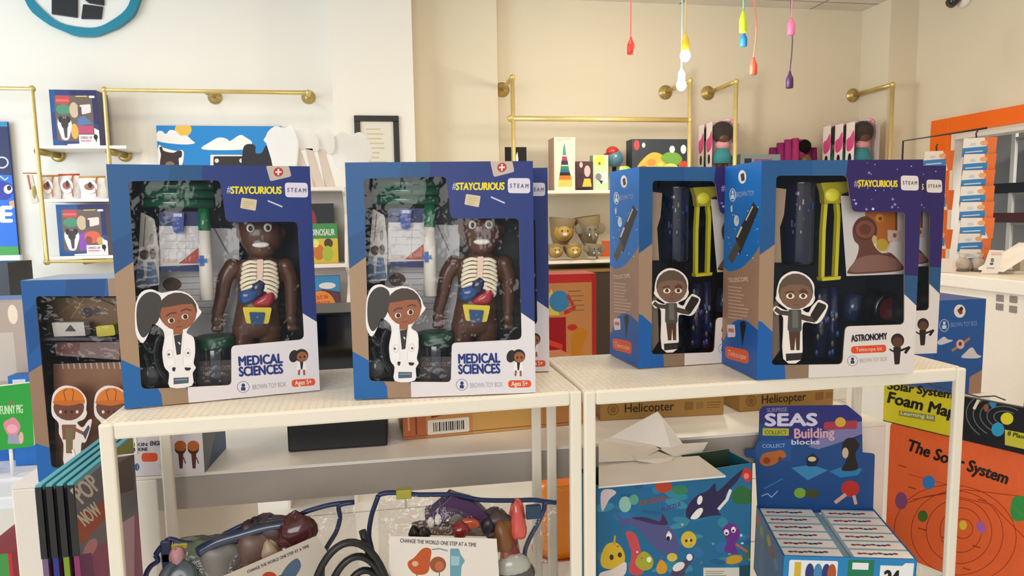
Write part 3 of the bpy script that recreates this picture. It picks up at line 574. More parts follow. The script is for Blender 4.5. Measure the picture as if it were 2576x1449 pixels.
ST_C = spl([(1130, 900), (1136, 850), (1160, 790), (1215, 752), (1270, 750), (1330, 780), (1365, 830), (1366, 890), (1370, 920), (1345, 960), (1292, 985), (1330, 1005), (1350, 970), (1378, 940), (1400, 925), (1440, 945), (1452, 970), (1420, 1040), (1380, 1075), (1310, 1065), (1290, 1100), (1280, 1300), (1170, 1296), (1172, 1040), (1130, 1020), (1108, 985), (1130, 965), (1170, 985), (1202, 990), (1150, 950), (1125, 920)], 3)
st = Art(hC); st.poly('efe6de', ST_C); st.ell('5a4c40', 1250, 872, 110, 112); st.ell('7d5f4b', 1250, 892, 102, 88); st.blob('5f4f42', [(1155, 850), (1190, 785), (1255, 762), (1320, 790), (1350, 850), (1300, 832), (1210, 832)])
st.ell('6e4030', 1300, 878, 24, 24)
for x in (1215, 1296): st.ell('f0e2d0', x, 902, 26, 17); st.ell('50301f', x, 900, 13, 13)
st.line('4a362a', [(1186, 882), (1212, 872), (1238, 875)], 7); st.line('4a362a', [(1270, 875), (1298, 870), (1326, 879)], 7); st.line('5a3c2e', [(1236, 956), (1268, 956)], 4); st.ell('6e503e', 1252, 926, 8, 7)
st.poly('4f4c46', [(1202, 985), (1284, 985), (1286, 1110), (1274, 1130), (1208, 1130), (1196, 1110)], 10); st.poly('6d6a62', [(1228, 990), (1262, 990), (1264, 1100), (1226, 1100)], 6); st.poly('55392a', [(1204, 1126), (1276, 1126), (1272, 1240), (1250, 1240), (1246, 1160), (1238, 1240), (1214, 1240)])
st.line('4a4038', [(1212, 1012), (1150, 1004), (1124, 985)], 28); st.line('4a4038', [(1282, 1030), (1320, 1042), (1366, 1050)], 34); st.poly('2c2622', [(1338, 1024), (1390, 938), (1440, 956), (1440, 975), (1376, 1064)], 10); st.poly('2e2c2a', [(1184, 1262), (1290, 1256), (1288, 1300), (1186, 1308)])
mb = MB(); mb.prism([hC(*p) for p in ST_C], .0004, .0022, 'e4dcd4'); st.emit(mb, (0, .0002, 0)); so = mb.build('boy_standee', PRINT, tC, label='printed card cut-out of a boy holding a spyglass'); so.location.y = -.0026
dup(tC, FD, 'blue astronomy kit box further left, its title hidden by the box in front')
dup(tC, behind(FC, FC.rz, (2366, 700)), 'astronomy kit box behind the front one, only its right edge showing')
# ---- low display table, and the kit with the two helmeted children standing on it
TZ = .833; TY = 1.315
mb = MB(); mb.box(-.70, 1.06, TY, 2.15, TZ-.006, TZ, 'f0e9df'); FTab = Fr((0, 0, 0))
tt = thing('display_table', 'long white display table with slab legs behind the two racks', 'table', FTab); mb.build('table_top', SATIN, tt)
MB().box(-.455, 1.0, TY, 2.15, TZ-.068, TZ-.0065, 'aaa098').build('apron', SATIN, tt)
for x0, x1, y0, y1 in ((-.70, -.455, TY, 2.15), (1.0, 1.06, TY, TY+.06), (1.0, 1.06, 2.09, 2.15)): MB().box(x0, x1, y0, y1, 0, TZ-.0065, 'eee6da').build('slab_leg', SATIN, tt, bev=.003)
qa, qb = atz(97, 1214, TZ), atz(515, 1190, TZ)
EW = (qb-qa).length; FE = Fr((qa.x, max(qa.y, TY+.004), TZ+.001), math.degrees(math.atan2(qb.y-qa.y, qb.x-qa.x))); EH = FE.y(47, 706)[1]
gE = lambda x, y: (x/2.634, 680+y/2.634)
def eE(x, y, d=0): return FE.y(*gE(x, y), d)
gF = lambda x, y: (300+x/5.367, 1050+y/5.367)
tE = thing('electronics_kit', 'blue kit box with two children in orange helmets, on the table behind the left rack', 'boxed toy', FE)
a = Art(eE); a.baseuv('1f5c9e', [(0, 0), (EW, 0), (EW, EH), (0, EH)]); a.poly('1a4f88', [(440, 60), (700, 60), (690, 180), (430, 180)]); a.poly('17508f', [(150, 300), (250, 200), (330, 400), (200, 560)])
a.baseuv('a48870', [(EW*.5, EH*1.0), (EW*.56, EH), (EW, EH*.9), (EW, EH*.55), (EW*.5, EH*.9)]); a.poly('9a7a62', [(190, 680), (330, 590), (350, 1180), (215, 1150)]); a.poly('1d66b4', [(215, 1140), (345, 1180), (420, 1310), (380, 1440), (230, 1440)])
a.baseuv('ddd6da', [(EW*.40, -.0), (EW, 0), (EW, EH*.30), (EW*.40, EH*.30)])
fm = lambda x, y: FE.y(*gF(x, y), 0)
f = Art(fm); f.L = a.L; f.H = a.H; a = f
a.text('SKIN', '3a3a58', (200, 390), (378, 385), 44, .03); a.text('& BONE', '3a3a58', (190, 455), (380, 450), 44, .03); a.poly('e4572b', [(300, 480), (520, 478), (520, 596), (300, 600)], 50); a.ell('3b5f86', 240, 670, 34, 50); a.ring('c9d3e2', 285, 672, 40, 50, 5)
a.text('ENGINEER', '4a4a62', (420, 380), (680, 372), 60, .03); a.text('KITS', '4a4a62', (600, 435), (680, 432), 46, .03); bars(a, 'b5aebc', 540, 640, 720, 3, 22, 8, 3)
for x in (825, 1000):
    a.ell('4a2a20', x, 420, 78, 80); a.ell('b5642a', x, 385, 82, 72); a.poly('5a302a', [(x-30, 490), (x+40, 490), (x+30, 690), (x-10, 690)]); a.line('6a4436', [(x+40, 540), (x+70, 620)], 16)
WIN_E = [fm(*q) for q in ()] or rounded([gE(*q) for q in [(235, 172), (700, 172), (1060, 170), (1180, 1000), (800, 1010), (790, 1310), (340, 1310)]], [10, 8, 8, 8, 12, 12, 12])
a.mp = lambda x, y: FE.y(x, y, 0)
tx = a.T; a.T = []
eR = Art(); eR.base('2b4a78', 0, 0, KD, EH); eR.poly('6d7078', [(0, 0), (KD, 0), (KD, .11), (.02, 0)]); eR.poly('b9bcc6', [(.03, .12), (.075, .13), (.075, .17), (.03, .17)], .006); eR.ell('8a4a4a', .06, .085, .02, .024)
eL = Art(); eL.base('1f5c9e', 0, 0, KD, EH)
qx = Art(fm); qx.base('ddd6da', .2, .01, .201, .011); qx.T = tx
carton(tE, a, WIN_E, eL, eR, '2a2522', '8a705c', EW, EH, KD, top='7f97bd', extra=qx)
def atE(x, y, d): u = eE(x, y, d); return V((u[0], d, u[1]))
mb = MB(); b = Art(lambda x, y: eE(x, y, .07)); b.poly('8a6848', [(310, 180), (800, 180), (800, 440), (310, 440)], 0); b.line('b08c5c', [(470, 320), (560, 180)], 8); b.line('a88458', [(360, 310), (520, 190)], 6); b.line('4a3222', [(640, 180), (760, 230)], 10); b.ell('4a3a40', 580, 280, 40, 34); b.ell('5a4a44', 640, 275, 26, 26); b.emit(mb, (0, .07, 0)); mb.build('parts_tray', PRINT, tE)
mb = MB(); mb.prism([eE(*q, .04) for q in [(362, 342), (572, 338), (584, 428), (378, 434)]], .03, .05, 'd8cfc4'); mb.prism([eE(*q, .029) for q in [(430, 404), (465, 362), (502, 404)]], .0285, .0299, '4a4a52'); mb.build('battery_pack', PRINT, tE)
mb = MB(); mb.prism([eE(*q, .04) for q in rounded([(652, 365), (770, 355), (782, 424), (660, 436)], 16)], .03, .05, 'd2c234'); mb.build('yellow_block', SATIN, tE)
mb = MB(); mb.prism([eE(*q, .05) for q in [(310, 430), (790, 430), (790, 447), (312, 447)]], .02, .1, '4a4450'); mb.prism([eE(*q, .05) for q in [(370, 478), (800, 470), (800, 590), (380, 560)]], .045, .09, '8a706a'); b = Art(lambda x, y: eE(x, y, .0445)); b.poly('7a4e46', [(378, 476), (530, 478), (520, 556), (384, 552)]); b.poly('a08a80', [(530, 478), (800, 472), (800, 550), (525, 556)]); b.emit(mb, (0, .0445, 0)); mb.build('inner_box', PRINT, tE)
mb = MB(); b = Art(lambda x, y: eE(x, y, .04)); b.poly('96684c', [(352, 620), (1100, 600), (1110, 1310), (372, 1310)]); b.rr('b9a8a0', 352, 586, 1100, 604)
for i in range(18): b.line('c0b4ae', [(410+i*38, 606), (418+i*38, 650)], 9)
b.emit(mb, (0, .04, 0)); mb.build('spiral_notebook', PRINT, tE)
for x0, nm in ((0, 'left child'), (282, 'right child')):
    O = spl([(x0+x, y) for x, y in [(345, 880), (360, 810), (410, 768), (470, 765), (530, 790), (575, 850), (574, 920), (580, 945), (560, 985), (515, 1005), (550, 1040), (590, 990), (612, 1000), (575, 1130), (545, 1140), (540, 1200), (536, 1290), (430, 1290), (425, 1150), (395, 1080), (392, 1010), (350, 960)]], 3)
    b = Art(lambda x, y: eE(x, y, 0)); b.poly('eadfd8', O); b.ell('6e4234', x0+460, 905, 102, 88); b.poly('d97a28', ellp(x0+462, 880, 106, 104, 0, 14, 180, 360)); b.blob('c96a20', [(x0+360, 880), (x0+460, 895), (x0+560, 870), (x0+540, 858), (x0+380, 862)]); b.line('6e3a18', [(x0+440, 860), (x0+425, 800), (x0+445, 785)], 5); b.line('6e3a18', [(x0+485, 860), (x0+492, 800), (x0+480, 785)], 5)
    for k in (405, 440, 480, 515): b.ell('e8d8cc' if k in (405, 515) else '3a2018', x0+k, 936, 9, 11)
    b.poly('8a5440', [(x0+412, 1020), (x0+510, 1020), (x0+500, 1120), (x0+420, 1120)], 10); b.poly('7a6a4a', [(x0+438, 1040), (x0+488, 1040), (x0+486, 1210), (x0+442, 1210)], 6); b.line('8a5440', [(x0+500, 1050), (x0+560, 1080)], 22); b.poly('4a4a5a', [(x0+550, 1080), (x0+590, 1020), (x0+600, 1040), (x0+570, 1120)])
    mb = MB(); mb.prism([eE(*p) for p in O], .0004, .002, 'eadfd8'); b.emit(mb, (0, .0002, 0)); so = mb.build('child_standee', PRINT, tE, label='printed cut-out, '+nm); so.location.y = -.0024
# ---- dark blue kit seen from its narrow side, right of the astronomy boxes
F2 = Fr(aty(2360, 960, 2.05), 0); gG = lambda x, y: (2300+x/3.449, 560+y/3.45); e2 = lambda x, y: F2.y(*gG(x, y))
zb = -.05; tz = e2(640, 660)[1]; xa, xb = e2(180, 1000)[0], e2(605, 1000)[0]
mb = MB(); a = Art(e2); a.baseuv('1f5396', [(xa, zb), (xb, zb), (xb, tz), (xa, tz)]); a.ell('e4dcd8', 394, 768, 50, 58); a.poly('7a3a38', [(370, 760), (415, 725), (420, 790), (395, 800)], 8); a.ell('33242a', 408, 748, 16)
a.ring('9fb0d2', 260, 893, 40, 52, 7); a.ell('c3cde2', 260, 872, 12, 16); a.poly('c3cde2', [(243, 890), (277, 890), (280, 922), (240, 922)]); a.text('BROWN TOY BOX', '7f9aca', (318, 908), (548, 892), 40, 0)
a.blob('c8c6d2', [(200, 1040), (225, 1010), (260, 990), (290, 1012), (335, 1022), (300, 1040), (225, 1062)]); a.blob('cfc6c8', [(412, 1172), (440, 1130), (500, 1082), (545, 1140), (582, 1160), (540, 1178)]); a.line('b5764a', [(330, 1110), (480, 1005)], 20); a.ell('d8a890', 400, 1056, 36, 42); a.ell('3a3a66', 398, 1052, 14, 18); a.poly('a07a62', [(480, 1340), (600, 1270), (620, 1500), (470, 1500)])
a.emit(mb); mb.box(xa, xb, .0005, .28, zb, tz, '1f4d8c')
o2 = solo(mb, 'science_kit', PRINT, 'dark blue kit box with planet print turned sideways, right of the astronomy boxes', 'boxed toy', F2)
pz = F2.loc.z+zb-.001
mb = MB(); mb.box(F2.loc.x+xa-.03, F2.loc.x+xb+.02, F2.loc.y-.02, F2.loc.y+.36, 0, pz, 'e9e2d6'); solo(mb, 'display_plinth', SATIN, 'white plinth under the dark blue sideways kit box', 'plinth', bev=.004)
# ------------------------------------------------------------------ things on the table behind the racks
W0 = Fr((0, 0, 0))
def abox(name, label, cat, Y, px, d, col, fn=None, side=None, zb=None, group=None, mat=PRINT, rz=0, top=None, bev=0):
    mx, my = (px[0]+px[2])/2, (px[1]+px[3])/2
    x0, x1 = aty(px[0], my, Y).x, aty(px[2], my, Y).x; z1 = aty(mx, px[1], Y).z; z0 = zb if zb is not None else aty(mx, px[3], Y).z
    w_, h_ = x1-x0, z1-z0; fr = Fr((x0, Y, z0), rz); mb = MB(); a = Art(lambda u, v: (u*w_, (1-v)*h_)); a.base(col, 0, 0, w_, h_)
    if fn: fn(a)
    a.emit(mb); sc = side or col
    mb.add([(0, 0, 0), (w_, 0, 0), (w_, d, 0), (0, d, 0), (0, 0, h_), (w_, 0, h_), (w_, d, h_), (0, d, h_)], [(0, 3, 2, 1), (4, 5, 6, 7), (1, 2, 6, 5), (2, 3, 7, 6), (3, 0, 4, 7)], [sc, top or sc, sc, sc, sc])
    return solo(mb, name, mat, label, cat, fr, group)
zt = TZ+.001
p = atz(725, 1138, zt); q = atz(975, 1120, zt); ht = aty(850, 786, p.y).z-zt; wd = (q-p).length
t = thing('display_easel_box', 'tall black box standing on the white table behind the medical kits', 'box', Fr((p.x, p.y, zt)))
MB().box(0, wd, 0, .17, 0, ht, '0b0b0c').build('casing', SATIN, t, bev=.003); MB().box(.004, wd-.004, -.003, -.0002, ht*.30, ht*.97, '060607').build('front_panel', GLOSS, t)
p = atz(1015, 1107, zt); q = atz(1420, 1070, zt); rz = math.degrees(math.atan2(q.y-p.y, q.x-p.x)); wd = (q-p).length+.045
mb = MB(); a = Art(); a.base('c98a4e', 0, 0, wd, .14); a.poly('b9683e', [(0, 0), (.05, 0), (.045, .14), (0, .14)]); a.line('e0a070', [(.012, .02), (.012, .12)], .004); a.line('8a3c22', [(.028, .01), (.026, .13)], .004)
a.poly('d0a05a', [(.15, .0), (.28, .0), (.28, .05), (.15, .045)]); a.line('8a5a30', [(0, .006), (wd, .006)], .002)
a.poly('8a2f26', [(.06, .042), (.20, .068), (.28, .09), (.40, .10), (.40, .14), (.06, .14)]); a.poly('6e1f1c', [(.19, .045), (.30, .075), (.40, .09), (.40, .105), (.20, .062)])
for i in range(16): a.line('e8d8b8', [(.07+i*.02, .06+i*.004), (.076+i*.02, .078+i*.004)], .004)
a.rr('e9e2d8', .052, .006, .142, .038, .003)
r = random.Random(11); x = .064
while x < .132: k = r.choice((.0012, .002, .003)); a.rr('2a2826', x, .012, x+k, .032); x += k+r.choice((.0016, .0026))
a.emit(mb); mb.box(0, wd, .0004, .16, 0, .14, 'b0683c'); solo(mb, 'game_box', PRINT, 'orange printed box with barcode sticker lying on the white table', 'box', Fr((p.x, p.y, zt), rz))
def heli(x0, y0, x1, y1, label):
    p = atz(x0, y0, zt); q = atz(x1, y1, zt); wd = (q-p).length; h = .047; mb = MB(); a = Art(); a.base('a87f42', 0, 0, wd, h)
    a.ring('6a4a22', .03, .024, .012, .012, .002); a.ell('8a6230', .03, .024, .008); a.text('Helicopter', '3a2812', (.058, .016), (.175, .016), .02, .015); a.rr('8c6230', .2, .014, .222, .034, .003); a.rr('94703a', .228, .016, .246, .032, .003); bars(a, '7d5828', .254, .018, wd-.004, 3, .006, .002, 5)
    a.emit(mb); mb.box(0, wd, .0004, .19, 0, h, '9c743c')
    return solo(mb, 'helicopter_box', PRINT, label, 'box', Fr((p.x, p.y, zt), math.degrees(math.atan2(q.y-p.y, q.x-p.x))), 'brown helicopter toy boxes')
h1 = heli(1510, 1058, 1820, 1042, 'brown helicopter toy box with black tray on top, left of the pair')
heli(1860, 1036, 2095, 1018, 'brown helicopter toy box with nothing on it, right of the pair')
mb = MB(); mb.box(.005, .25, .006, .17, .0, .012, '0d0c0b'); solo(mb, 'black_tray', SATIN, 'flat black tray lying on the left helicopter box', 'tray', Fr((h1.location.x, h1.location.y, zt+.048), -2.6), bev=.003)
def redbox(a):
    a.rr('c98a52', .05, .08, .93, 1); a.rr('c4302c', 0, 0, 1, .08); a.rr('b82a26', .93, 0, 1, 1); a.poly('e2cc4c', [(.05, .38), (.3, .13), (.42, .38)]); a.ell('3f86b8', .42, .25, .16, .1); a.line('c8342c', [(.55, .2), (.66, .32), (.5, .36)], .04); a.rr('a31620', .06, .40, .52, 1); a.line('d8462c', [(.2, .62), (.45, .68)], .05); a.ell('c8322a', .62, .50, .08, .03)
    a.blob('c88420', [(.6, .6), (.72, .5), (.86, .56), (.78, .7), (.8, .82), (.7, .86), (.62, .78)]); a.ell('b8322a', .72, .93, .18, .05); a.rr('4a3a50', .1, .88, .36, 1); bars(a, '9a6a42', .56, .16, .86, 5, .045, .012, 3)
abox('toy_crate', 'tall red framed toy box with printed shapes behind the medical kits', 'box', 1.86, (1340, 690, 1500, 960), .12, 'b82a26', redbox, 'a82420', zt)
# ------------------------------------------------------------------ lower shelves
FT = Fr((.695, 1.118, .657), -14.73, 4.69); TW, TD, TH = .24, .189, .145
gS = lambda x, y: (1860+x/3.227, 1000+y/3.227)
t = thing('counter_display', 'blue sea animals counter display with tall back board on the right rack', 'display', FT)
eb = lambda x, y: FT.y(*gS(x, y), TD-.004)
O = [(150, 930), (130, 500), (45, 480), (50, 420), (120, 420), (160, 330), (165, 110), (195, 70), (880, 65), (995, 160), (1000, 450), (1100, 460), (1085, 940)]
a = Art(eb); a.baseuv('1c4a86', [eb(*q) for q in rounded([(x, y) for x, y in O], 14)])
a.poly('2c2f78', [(150, 60), (1000, 60), (1000, 330), (600, 380), (380, 330), (160, 200)]); a.poly('7d78a8', [(560, 400), (760, 230), (1010, 190), (1010, 290), (800, 370), (640, 420)]); a.poly('1f5596', [(130, 360), (420, 340), (420, 520), (140, 500)])
a.text('SEAS', 'd9d2e6', (212, 228), (628, 226), 96, .05); a.text('SURPRISE', '8f86b4', (225, 118), (388, 112), 32, .02); a.poly('b8b83a', [(190, 248), (402, 252), (400, 310), (188, 308)]); a.text('COLLECT', '6a6a20', (208, 298), (384, 298), 32, .02); a.text('COLLECT', '9fb0d8', (186, 408), (372, 402), 28, .02)
a.poly('a83a4a', [(690, 200), (960, 185), (950, 255), (680, 262)], 10); a.ell('d8a83a', 820, 200, 44, 40); a.text('Building', 'd9a8b4', (448, 330), (770, 322), 76, .03); a.text('blocks', 'd8d4e4', (424, 382), (650, 378), 40, .03)
a.blob('b5642c', [(165, 520), (190, 460), (260, 440), (350, 430), (380, 480), (330, 500), (290, 540), (210, 556)]); a.ell('8a3a18', 222, 512, 30, 26); a.ell('7a3214', 330, 500, 16, 20)
a.poly('3a86b8', [(420, 570), (580, 545), (720, 590), (555, 672)]); a.poly('16233c', [(540, 490), (600, 450), (650, 500), (620, 560), (550, 560)], 10); a.ell('d8c890', 590, 500, 34, 20); a.poly('2a7ab0', [(730, 600), (840, 560), (1000, 580), (960, 630), (820, 650)]); a.blob('241c1a', [(830, 420), (860, 340), (930, 330), (975, 390), (940, 460), (960, 580), (830, 590), (870, 500)]); a.ell('c9b49a', 860, 450, 26, 44)
a.ell('7fa83a', 492, 775, 48, 42); a.ell('4a4a2a', 590, 780, 56, 38); a.ell('b82c26', 900, 740, 74, 66); a.line('d8a890', [(860, 790), (780, 850)], 30); a.line('d8a890', [(930, 800), (945, 862)], 26); a.line('8fb8d8', [(180, 800), (230, 780), (260, 810), (310, 760)], 8); a.line('2a78b4', [(200, 740), (350, 660)], 10)
mb = MB(); bo = [eb(*q) for q in rounded(O, 14)]; mb.prism(bo, TD-.0035, TD, '16386a'); a.emit(mb, (0, TD-.004, 0)); mb.build('back_board', PRINT, t)
mb = MB(); a = Art(); a.base('2a86c2', 0, -TH, TW, 0.004); a.rr('eef0f2', .012, -.06, .10, -.004, .004); a.poly('eef0f2', [(.17, -.06), (.22, -.004), (.235, -.004), (.235, -.06)]); a.rr('1f7a58', .118, -.05, .165, .0, .002)
for x, c in ((.05, '2a3c78'), (.065, '4a86b8'), (.08, '2a3c78'), (.09, 'b5562c')): a.ell(c, x, -.03, .008, .02)
a.rr('d8b83a', .022, -.04, .034, -.008); a.rr('eef0f2', .126, -.02, .155, -.006); a.text('24', '15181c', (.185, -.05), (.21, -.05), .03, .04); a.rr('f2f2ee', .176, -.056, .226, -.01); a.emit(mb); e = .002
mb.box(0, TW, .0003, e, -TH, .004, '2a78b4')
a = Art(); a.base('2f7fb8', 0, -TH, TD, .004); [a.ell(c, .02+.026*i, -.02-.01*(i % 3), .013, .011) for i, c in enumerate(('c8603a', '8aa83a', '3a8a5a', 'c8b83a', 'b8442a', '4a9ac8'))]
a.emit(mb, (TW, 0, 0), (0, 1, 0)); a.emit(mb, (0, TD, 0), (0, -1, 0)); mb.box(TW-e, TW-.0003, 0, TD, -TH, .004, '2a78b4'); mb.box(.0003, e, 0, TD, -TH, .004, '2a78b4'); mb.box(0, TW, 0, TD, -TH, -TH+e, '2a78b4'); mb.box(TW/2-.008, TW/2+.008, e, TD-.006, -TH, -.006, '8fb4c8'); mb.build('tray', PRINT, t)
proto = None; rws = 6; bw = TW/2-.014; bd = (TD-.012)/rws
pos = ['front row', 'second row from the front', 'third row from the front', 'third row from the back', 'second row from the back', 'back row']
for k in range(rws):
    for s_ in (0, 1):
        fr = Fr((0, 0, 0)); fr.m = FT.m @ MX.Translation((e+.002+s_*(TW/2+.006), e+.001+k*bd, -TH+e)); lab = 'small white sea animal block box in the display, '+pos[k]+(', left column' if s_ == 0 else ', right column')
        if proto is None:
            h_ = TH+.002; mb = MB(); a = Art(); a.base('f6f2ee', 0, 0, bw, bd-.0012); a.rr('8fb8cc', 0, bd*.80, bw, bd-.0012); rr_ = random.Random(4)
            for i in range(8): a.ell(rr_.choice(('2c3a52', '8a2c3a', '3a4a3a', 'a8443a', '1f3a6a')), .014+i*(bw-.032)/8, bd*.42+rr_.uniform(-.002, .002), .0052, .0032, n=8)
            a.emit(mb, (0, 0, h_), (1, 0, 0), (0, 1, 0)); mb.box(0, bw, 0, bd-.0012, 0, h_-.0003, 'dfe4e8'); proto = solo(mb, 'block_box', PRINT, lab, 'box', fr, 'small block boxes in the counter display')
        else: dup(proto, fr, lab)
# ocean puzzle box with open top, white card and folded paper on it
p = atz(1500, 1224, .825); q = atz(1893, 1166, .825); rz = math.degrees(math.atan2(q.y-p.y, q.x-p.x)); FP = Fr((p.x, p.y, LZ+.001), rz); PW = (q-p).length; PH = .825-LZ
gP = lambda x, y: (1500+x/3.378, 1020+y/3.378); ep = lambda x, y: FP.y(*gP(x, y))
t = thing('puzzle_box', 'blue ocean animals puzzle box with open top on the right rack', 'boxed toy', FP)
a = Art(ep); a.baseuv('1f6a96', [(0, 0), (PW, 0), (PW, PH), (0, PH)]); r = random.Random(2)
for i in range(46):
    x, y = r.uniform(20, 1370), r.uniform(560, 1450); a.ell(r.choice(('2a7aa6', '1b5c8c', '2f86a0', '2b6fa8', '3a8aa8')), x, y, r.uniform(30, 120), r.uniform(14, 46), r.uniform(-20, 20), 12)
a.blob('2a6a3a', [(1150, 760), (1230, 680), (1330, 740), (1310, 830), (1180, 830)]); a.blob('35805a', [(640, 700), (740, 680), (780, 730), (700, 760)]); a.ell('b8442a', 570, 690, 72, 52); a.ell('8fc0b4', 245, 840, 52, 68); a.ell('5aa088', 320, 800, 40, 44); a.blob('d8c8cc', [(40, 740), (110, 710), (170, 740), (110, 800), (50, 900)])
a.blob('2c2450', [(760, 930), (780, 850), (850, 770), (950, 720), (1010, 660), (1030, 730), (1150, 620), (1250, 540), (1200, 640), (1110, 740), (1090, 830), (1040, 900), (1060, 930), (960, 940), (880, 960), (800, 970)]); a.blob('f0ece8', [(800, 960), (850, 890), (895, 870), (905, 900), (860, 960)]); a.ell('f0ece8', 880, 805, 22, 40, 15); a.line('e0e4e0', [(1040, 880), (1110, 800), (1140, 720)], 26); a.blob('c8342e', [(1235, 590), (1270, 530), (1320, 560), (1325, 620), (1280, 650)]); a.ell('e8847a', 1275, 600, 22, 26)
a.blob('54548a', [(270, 960), (400, 960), (500, 970), (570, 930), (600, 1000), (660, 1080), (710, 1220), (640, 1260), (540, 1240), (440, 1150), (360, 1050), (250, 1010), (200, 1090), (215, 1010), (150, 880), (215, 960)]); a.blob('3a2c56', [(300, 955), (420, 950), (540, 985), (560, 920), (610, 1010), (500, 1010), (400, 985)]); a.ell('f2f0f0', 618, 1112, 24, 34); a.ell('16141c', 612, 1130, 15, 20)
a.ell('d8b83a', 785, 1140, 66, 72); a.ell('3a2c20', 765, 1150, 10, 14); a.ell('3a2c20', 806, 1146, 10, 14); a.blob('6a2c88', [(1070, 1060), (1130, 1000), (1200, 1030), (1220, 1110), (1180, 1180), (1200, 1260), (1090, 1240), (1110, 1150)]); a.ell('f0e8f0', 1106, 1078, 22, 26); a.ell('f0e8f0', 1166, 1056, 20, 26); a.ell('1c1420', 1106, 1086, 10); a.ell('1c1420', 1164, 1064, 10)
a.blob('d8b42e', [(40, 1280), (90, 1180), (180, 1170), (240, 1260), (230, 1350), (140, 1390), (50, 1370)]); a.line('c89a20', [(150, 1180), (160, 1110)], 18); a.ell('40301a', 130, 1290, 18, 24); a.ell('40301a', 200, 1270, 18, 22); a.blob('e4d4d0', [(40, 1420), (140, 1390), (250, 1330), (230, 1450), (40, 1460)]); a.blob('c84a52', [(250, 1080), (330, 1090), (370, 1200), (400, 1420), (280, 1420), (300, 1250)]); a.blob('a8a832', [(330, 1330), (400, 1240), (480, 1300), (470, 1380), (390, 1400)]); a.ell('e8f0d0', 448, 1310, 20, 24)
a.blob('d89a2c', [(510, 1380), (550, 1310), (600, 1360), (590, 1420), (530, 1430)]); a.ell('d8c04a', 645, 1290, 44, 36); a.blob('4a4460', [(640, 1450), (660, 1370), (760, 1310), (800, 1260), (830, 1290), (760, 1400), (740, 1450)]); a.ell('e8e4e0', 700, 1370, 56, 34, -30); a.ell('f0eef0', 792, 1290, 26, 30); a.ell('c89a24', 1170, 1310, 74, 38, -10); a.ell('3a6a5a', 1290, 1260, 40, 60); a.line('b8644a', [(1190, 1180), (1280, 1240)], 20)
a.rr('d8d4c8', 910, 1378, 1215, 1460); bars(a, '8a867e', 930, 1410, 1170, 3, 18, 6, 4); a.poly('1b4a5a', [(1215, 1360), (1370, 1350), (1370, 1460), (1215, 1460)]); a.text('OCEAN', 'a8402c', (370, 850), (600, 800), 40, .02); a.text('PUZZLE', '54407a', (560, 905), (720, 850), 32, .02)
for i in range(20): a.ell(r.choice(('c8604a', 'd8a84a', '8a4a8a', 'c84a6a', '4ab09a', 'd0d8d8')), r.uniform(60, 1340), r.uniform(960, 1420), r.uniform(6, 16), r.uniform(5, 12), n=8)
mb = MB(); a.emit(mb); D_ = .075; mb.box(0, PW, .0004, .002, 0, PH, '245a52'); mb.box(0, .002, 0, D_, 0, PH, '2a6a86'); mb.box(PW-.002, PW, 0, D_, 0, PH, '22586e'); mb.box(0, PW, D_-.002, D_, 0, PH+.004, '3a4a3a'); mb.box(0, PW, 0, D_, 0, .002, '2a6a86'); mb.box(.002, PW-.002, .002, D_-.002, PH-.03, PH-.028, '2c3028')
mb.build('box_body', PRINT, t)
ez = lambda x, y: FP.z(*gP(x, y), PH+.0045)
mb = MB(); c0 = [ez(20, 705), ez(1100, 610), ez(870, 440), ez(20, 495)]; vs = [(x, y, PH+.0045) for x, y in c0]+[(x, y, PH+.0075) for x, y in c0]; mb.add(vs, [(0, 3, 2, 1), (4, 5, 6, 7), (0, 1, 5, 4), (1, 2, 6, 5), (2, 3, 7, 6), (3, 0, 4, 7)], 'ece4da'); ccard = solo(mb, 'white_card', PAPER, 'stiff white card lying across the open puzzle box', 'card', FP)
def wp(x, y, d): return FP.i @ aty(*gP(x, y), d)
mb = MB(); PC = 'f0e6da'
for quad in ([(20, 480, 1.20), (360, 465, 1.20), (520, 345, 1.25), (20, 300, 1.28)], [(20, 310, 1.28), (120, 270, 1.285), (520, 50, 1.27), (560, 100, 1.262), (740, 330, 1.25), (640, 390, 1.235), (460, 330, 1.25), (260, 370, 1.25)], [(350, 470, 1.19), (520, 390, 1.235), (660, 440, 1.20), (610, 505, 1.18)], [(540, 370, 1.235), (740, 325, 1.25), (950, 312, 1.265), (880, 430, 1.24), (660, 440, 1.215)], [(260, 375, 1.245), (470, 330, 1.255), (540, 372, 1.24), (350, 470, 1.19)]):
    mb.add([wp(*v) for v in quad], [tuple(range(len(quad)))], PC)
solo(mb, 'folded_paper', PAPER, 'loosely folded white paper heaped on the white card', 'paper', FP, solid=.0008)
# foam map pack hanging beside the right rack
p = atz(2240, 1060, .834); q = atz(2576, 1140, .834); rz = math.degrees(math.atan2(q.y-p.y, q.x-p.x)); FMp = Fr((p.x, p.y, .834), rz); MW = .335; MH = .30
gM = lambda x, y: (2180+x/2.846, 940+y/2.846); em = lambda x, y: FMp.y(*gM(x, y)); eh = lambda x, y: FMp.y(*gM(x, y), -.004)
t = thing('foam_map_pack', 'orange solar system foam map with yellow header hanging beside the right rack', 'foam map', FMp)
a = Art(em); O = rounded([(0, 0), (MW, 0), (MW, -MH), (0, -MH)], [.014, .014, .014, .014]); a.baseuv('f06a34', O)
a.text('The Solar System', '2a1a14', (285, 545), (1000, 790), 80, .035)
cs = [(690, 1095)]
for k, (rx, ry) in enumerate(((70, 70), (150, 160), (235, 230), (330, 300), (440, 350))): a.ring('9c3416', 690-k*14, 1110+k*10, rx, ry, 5, 10, 40)
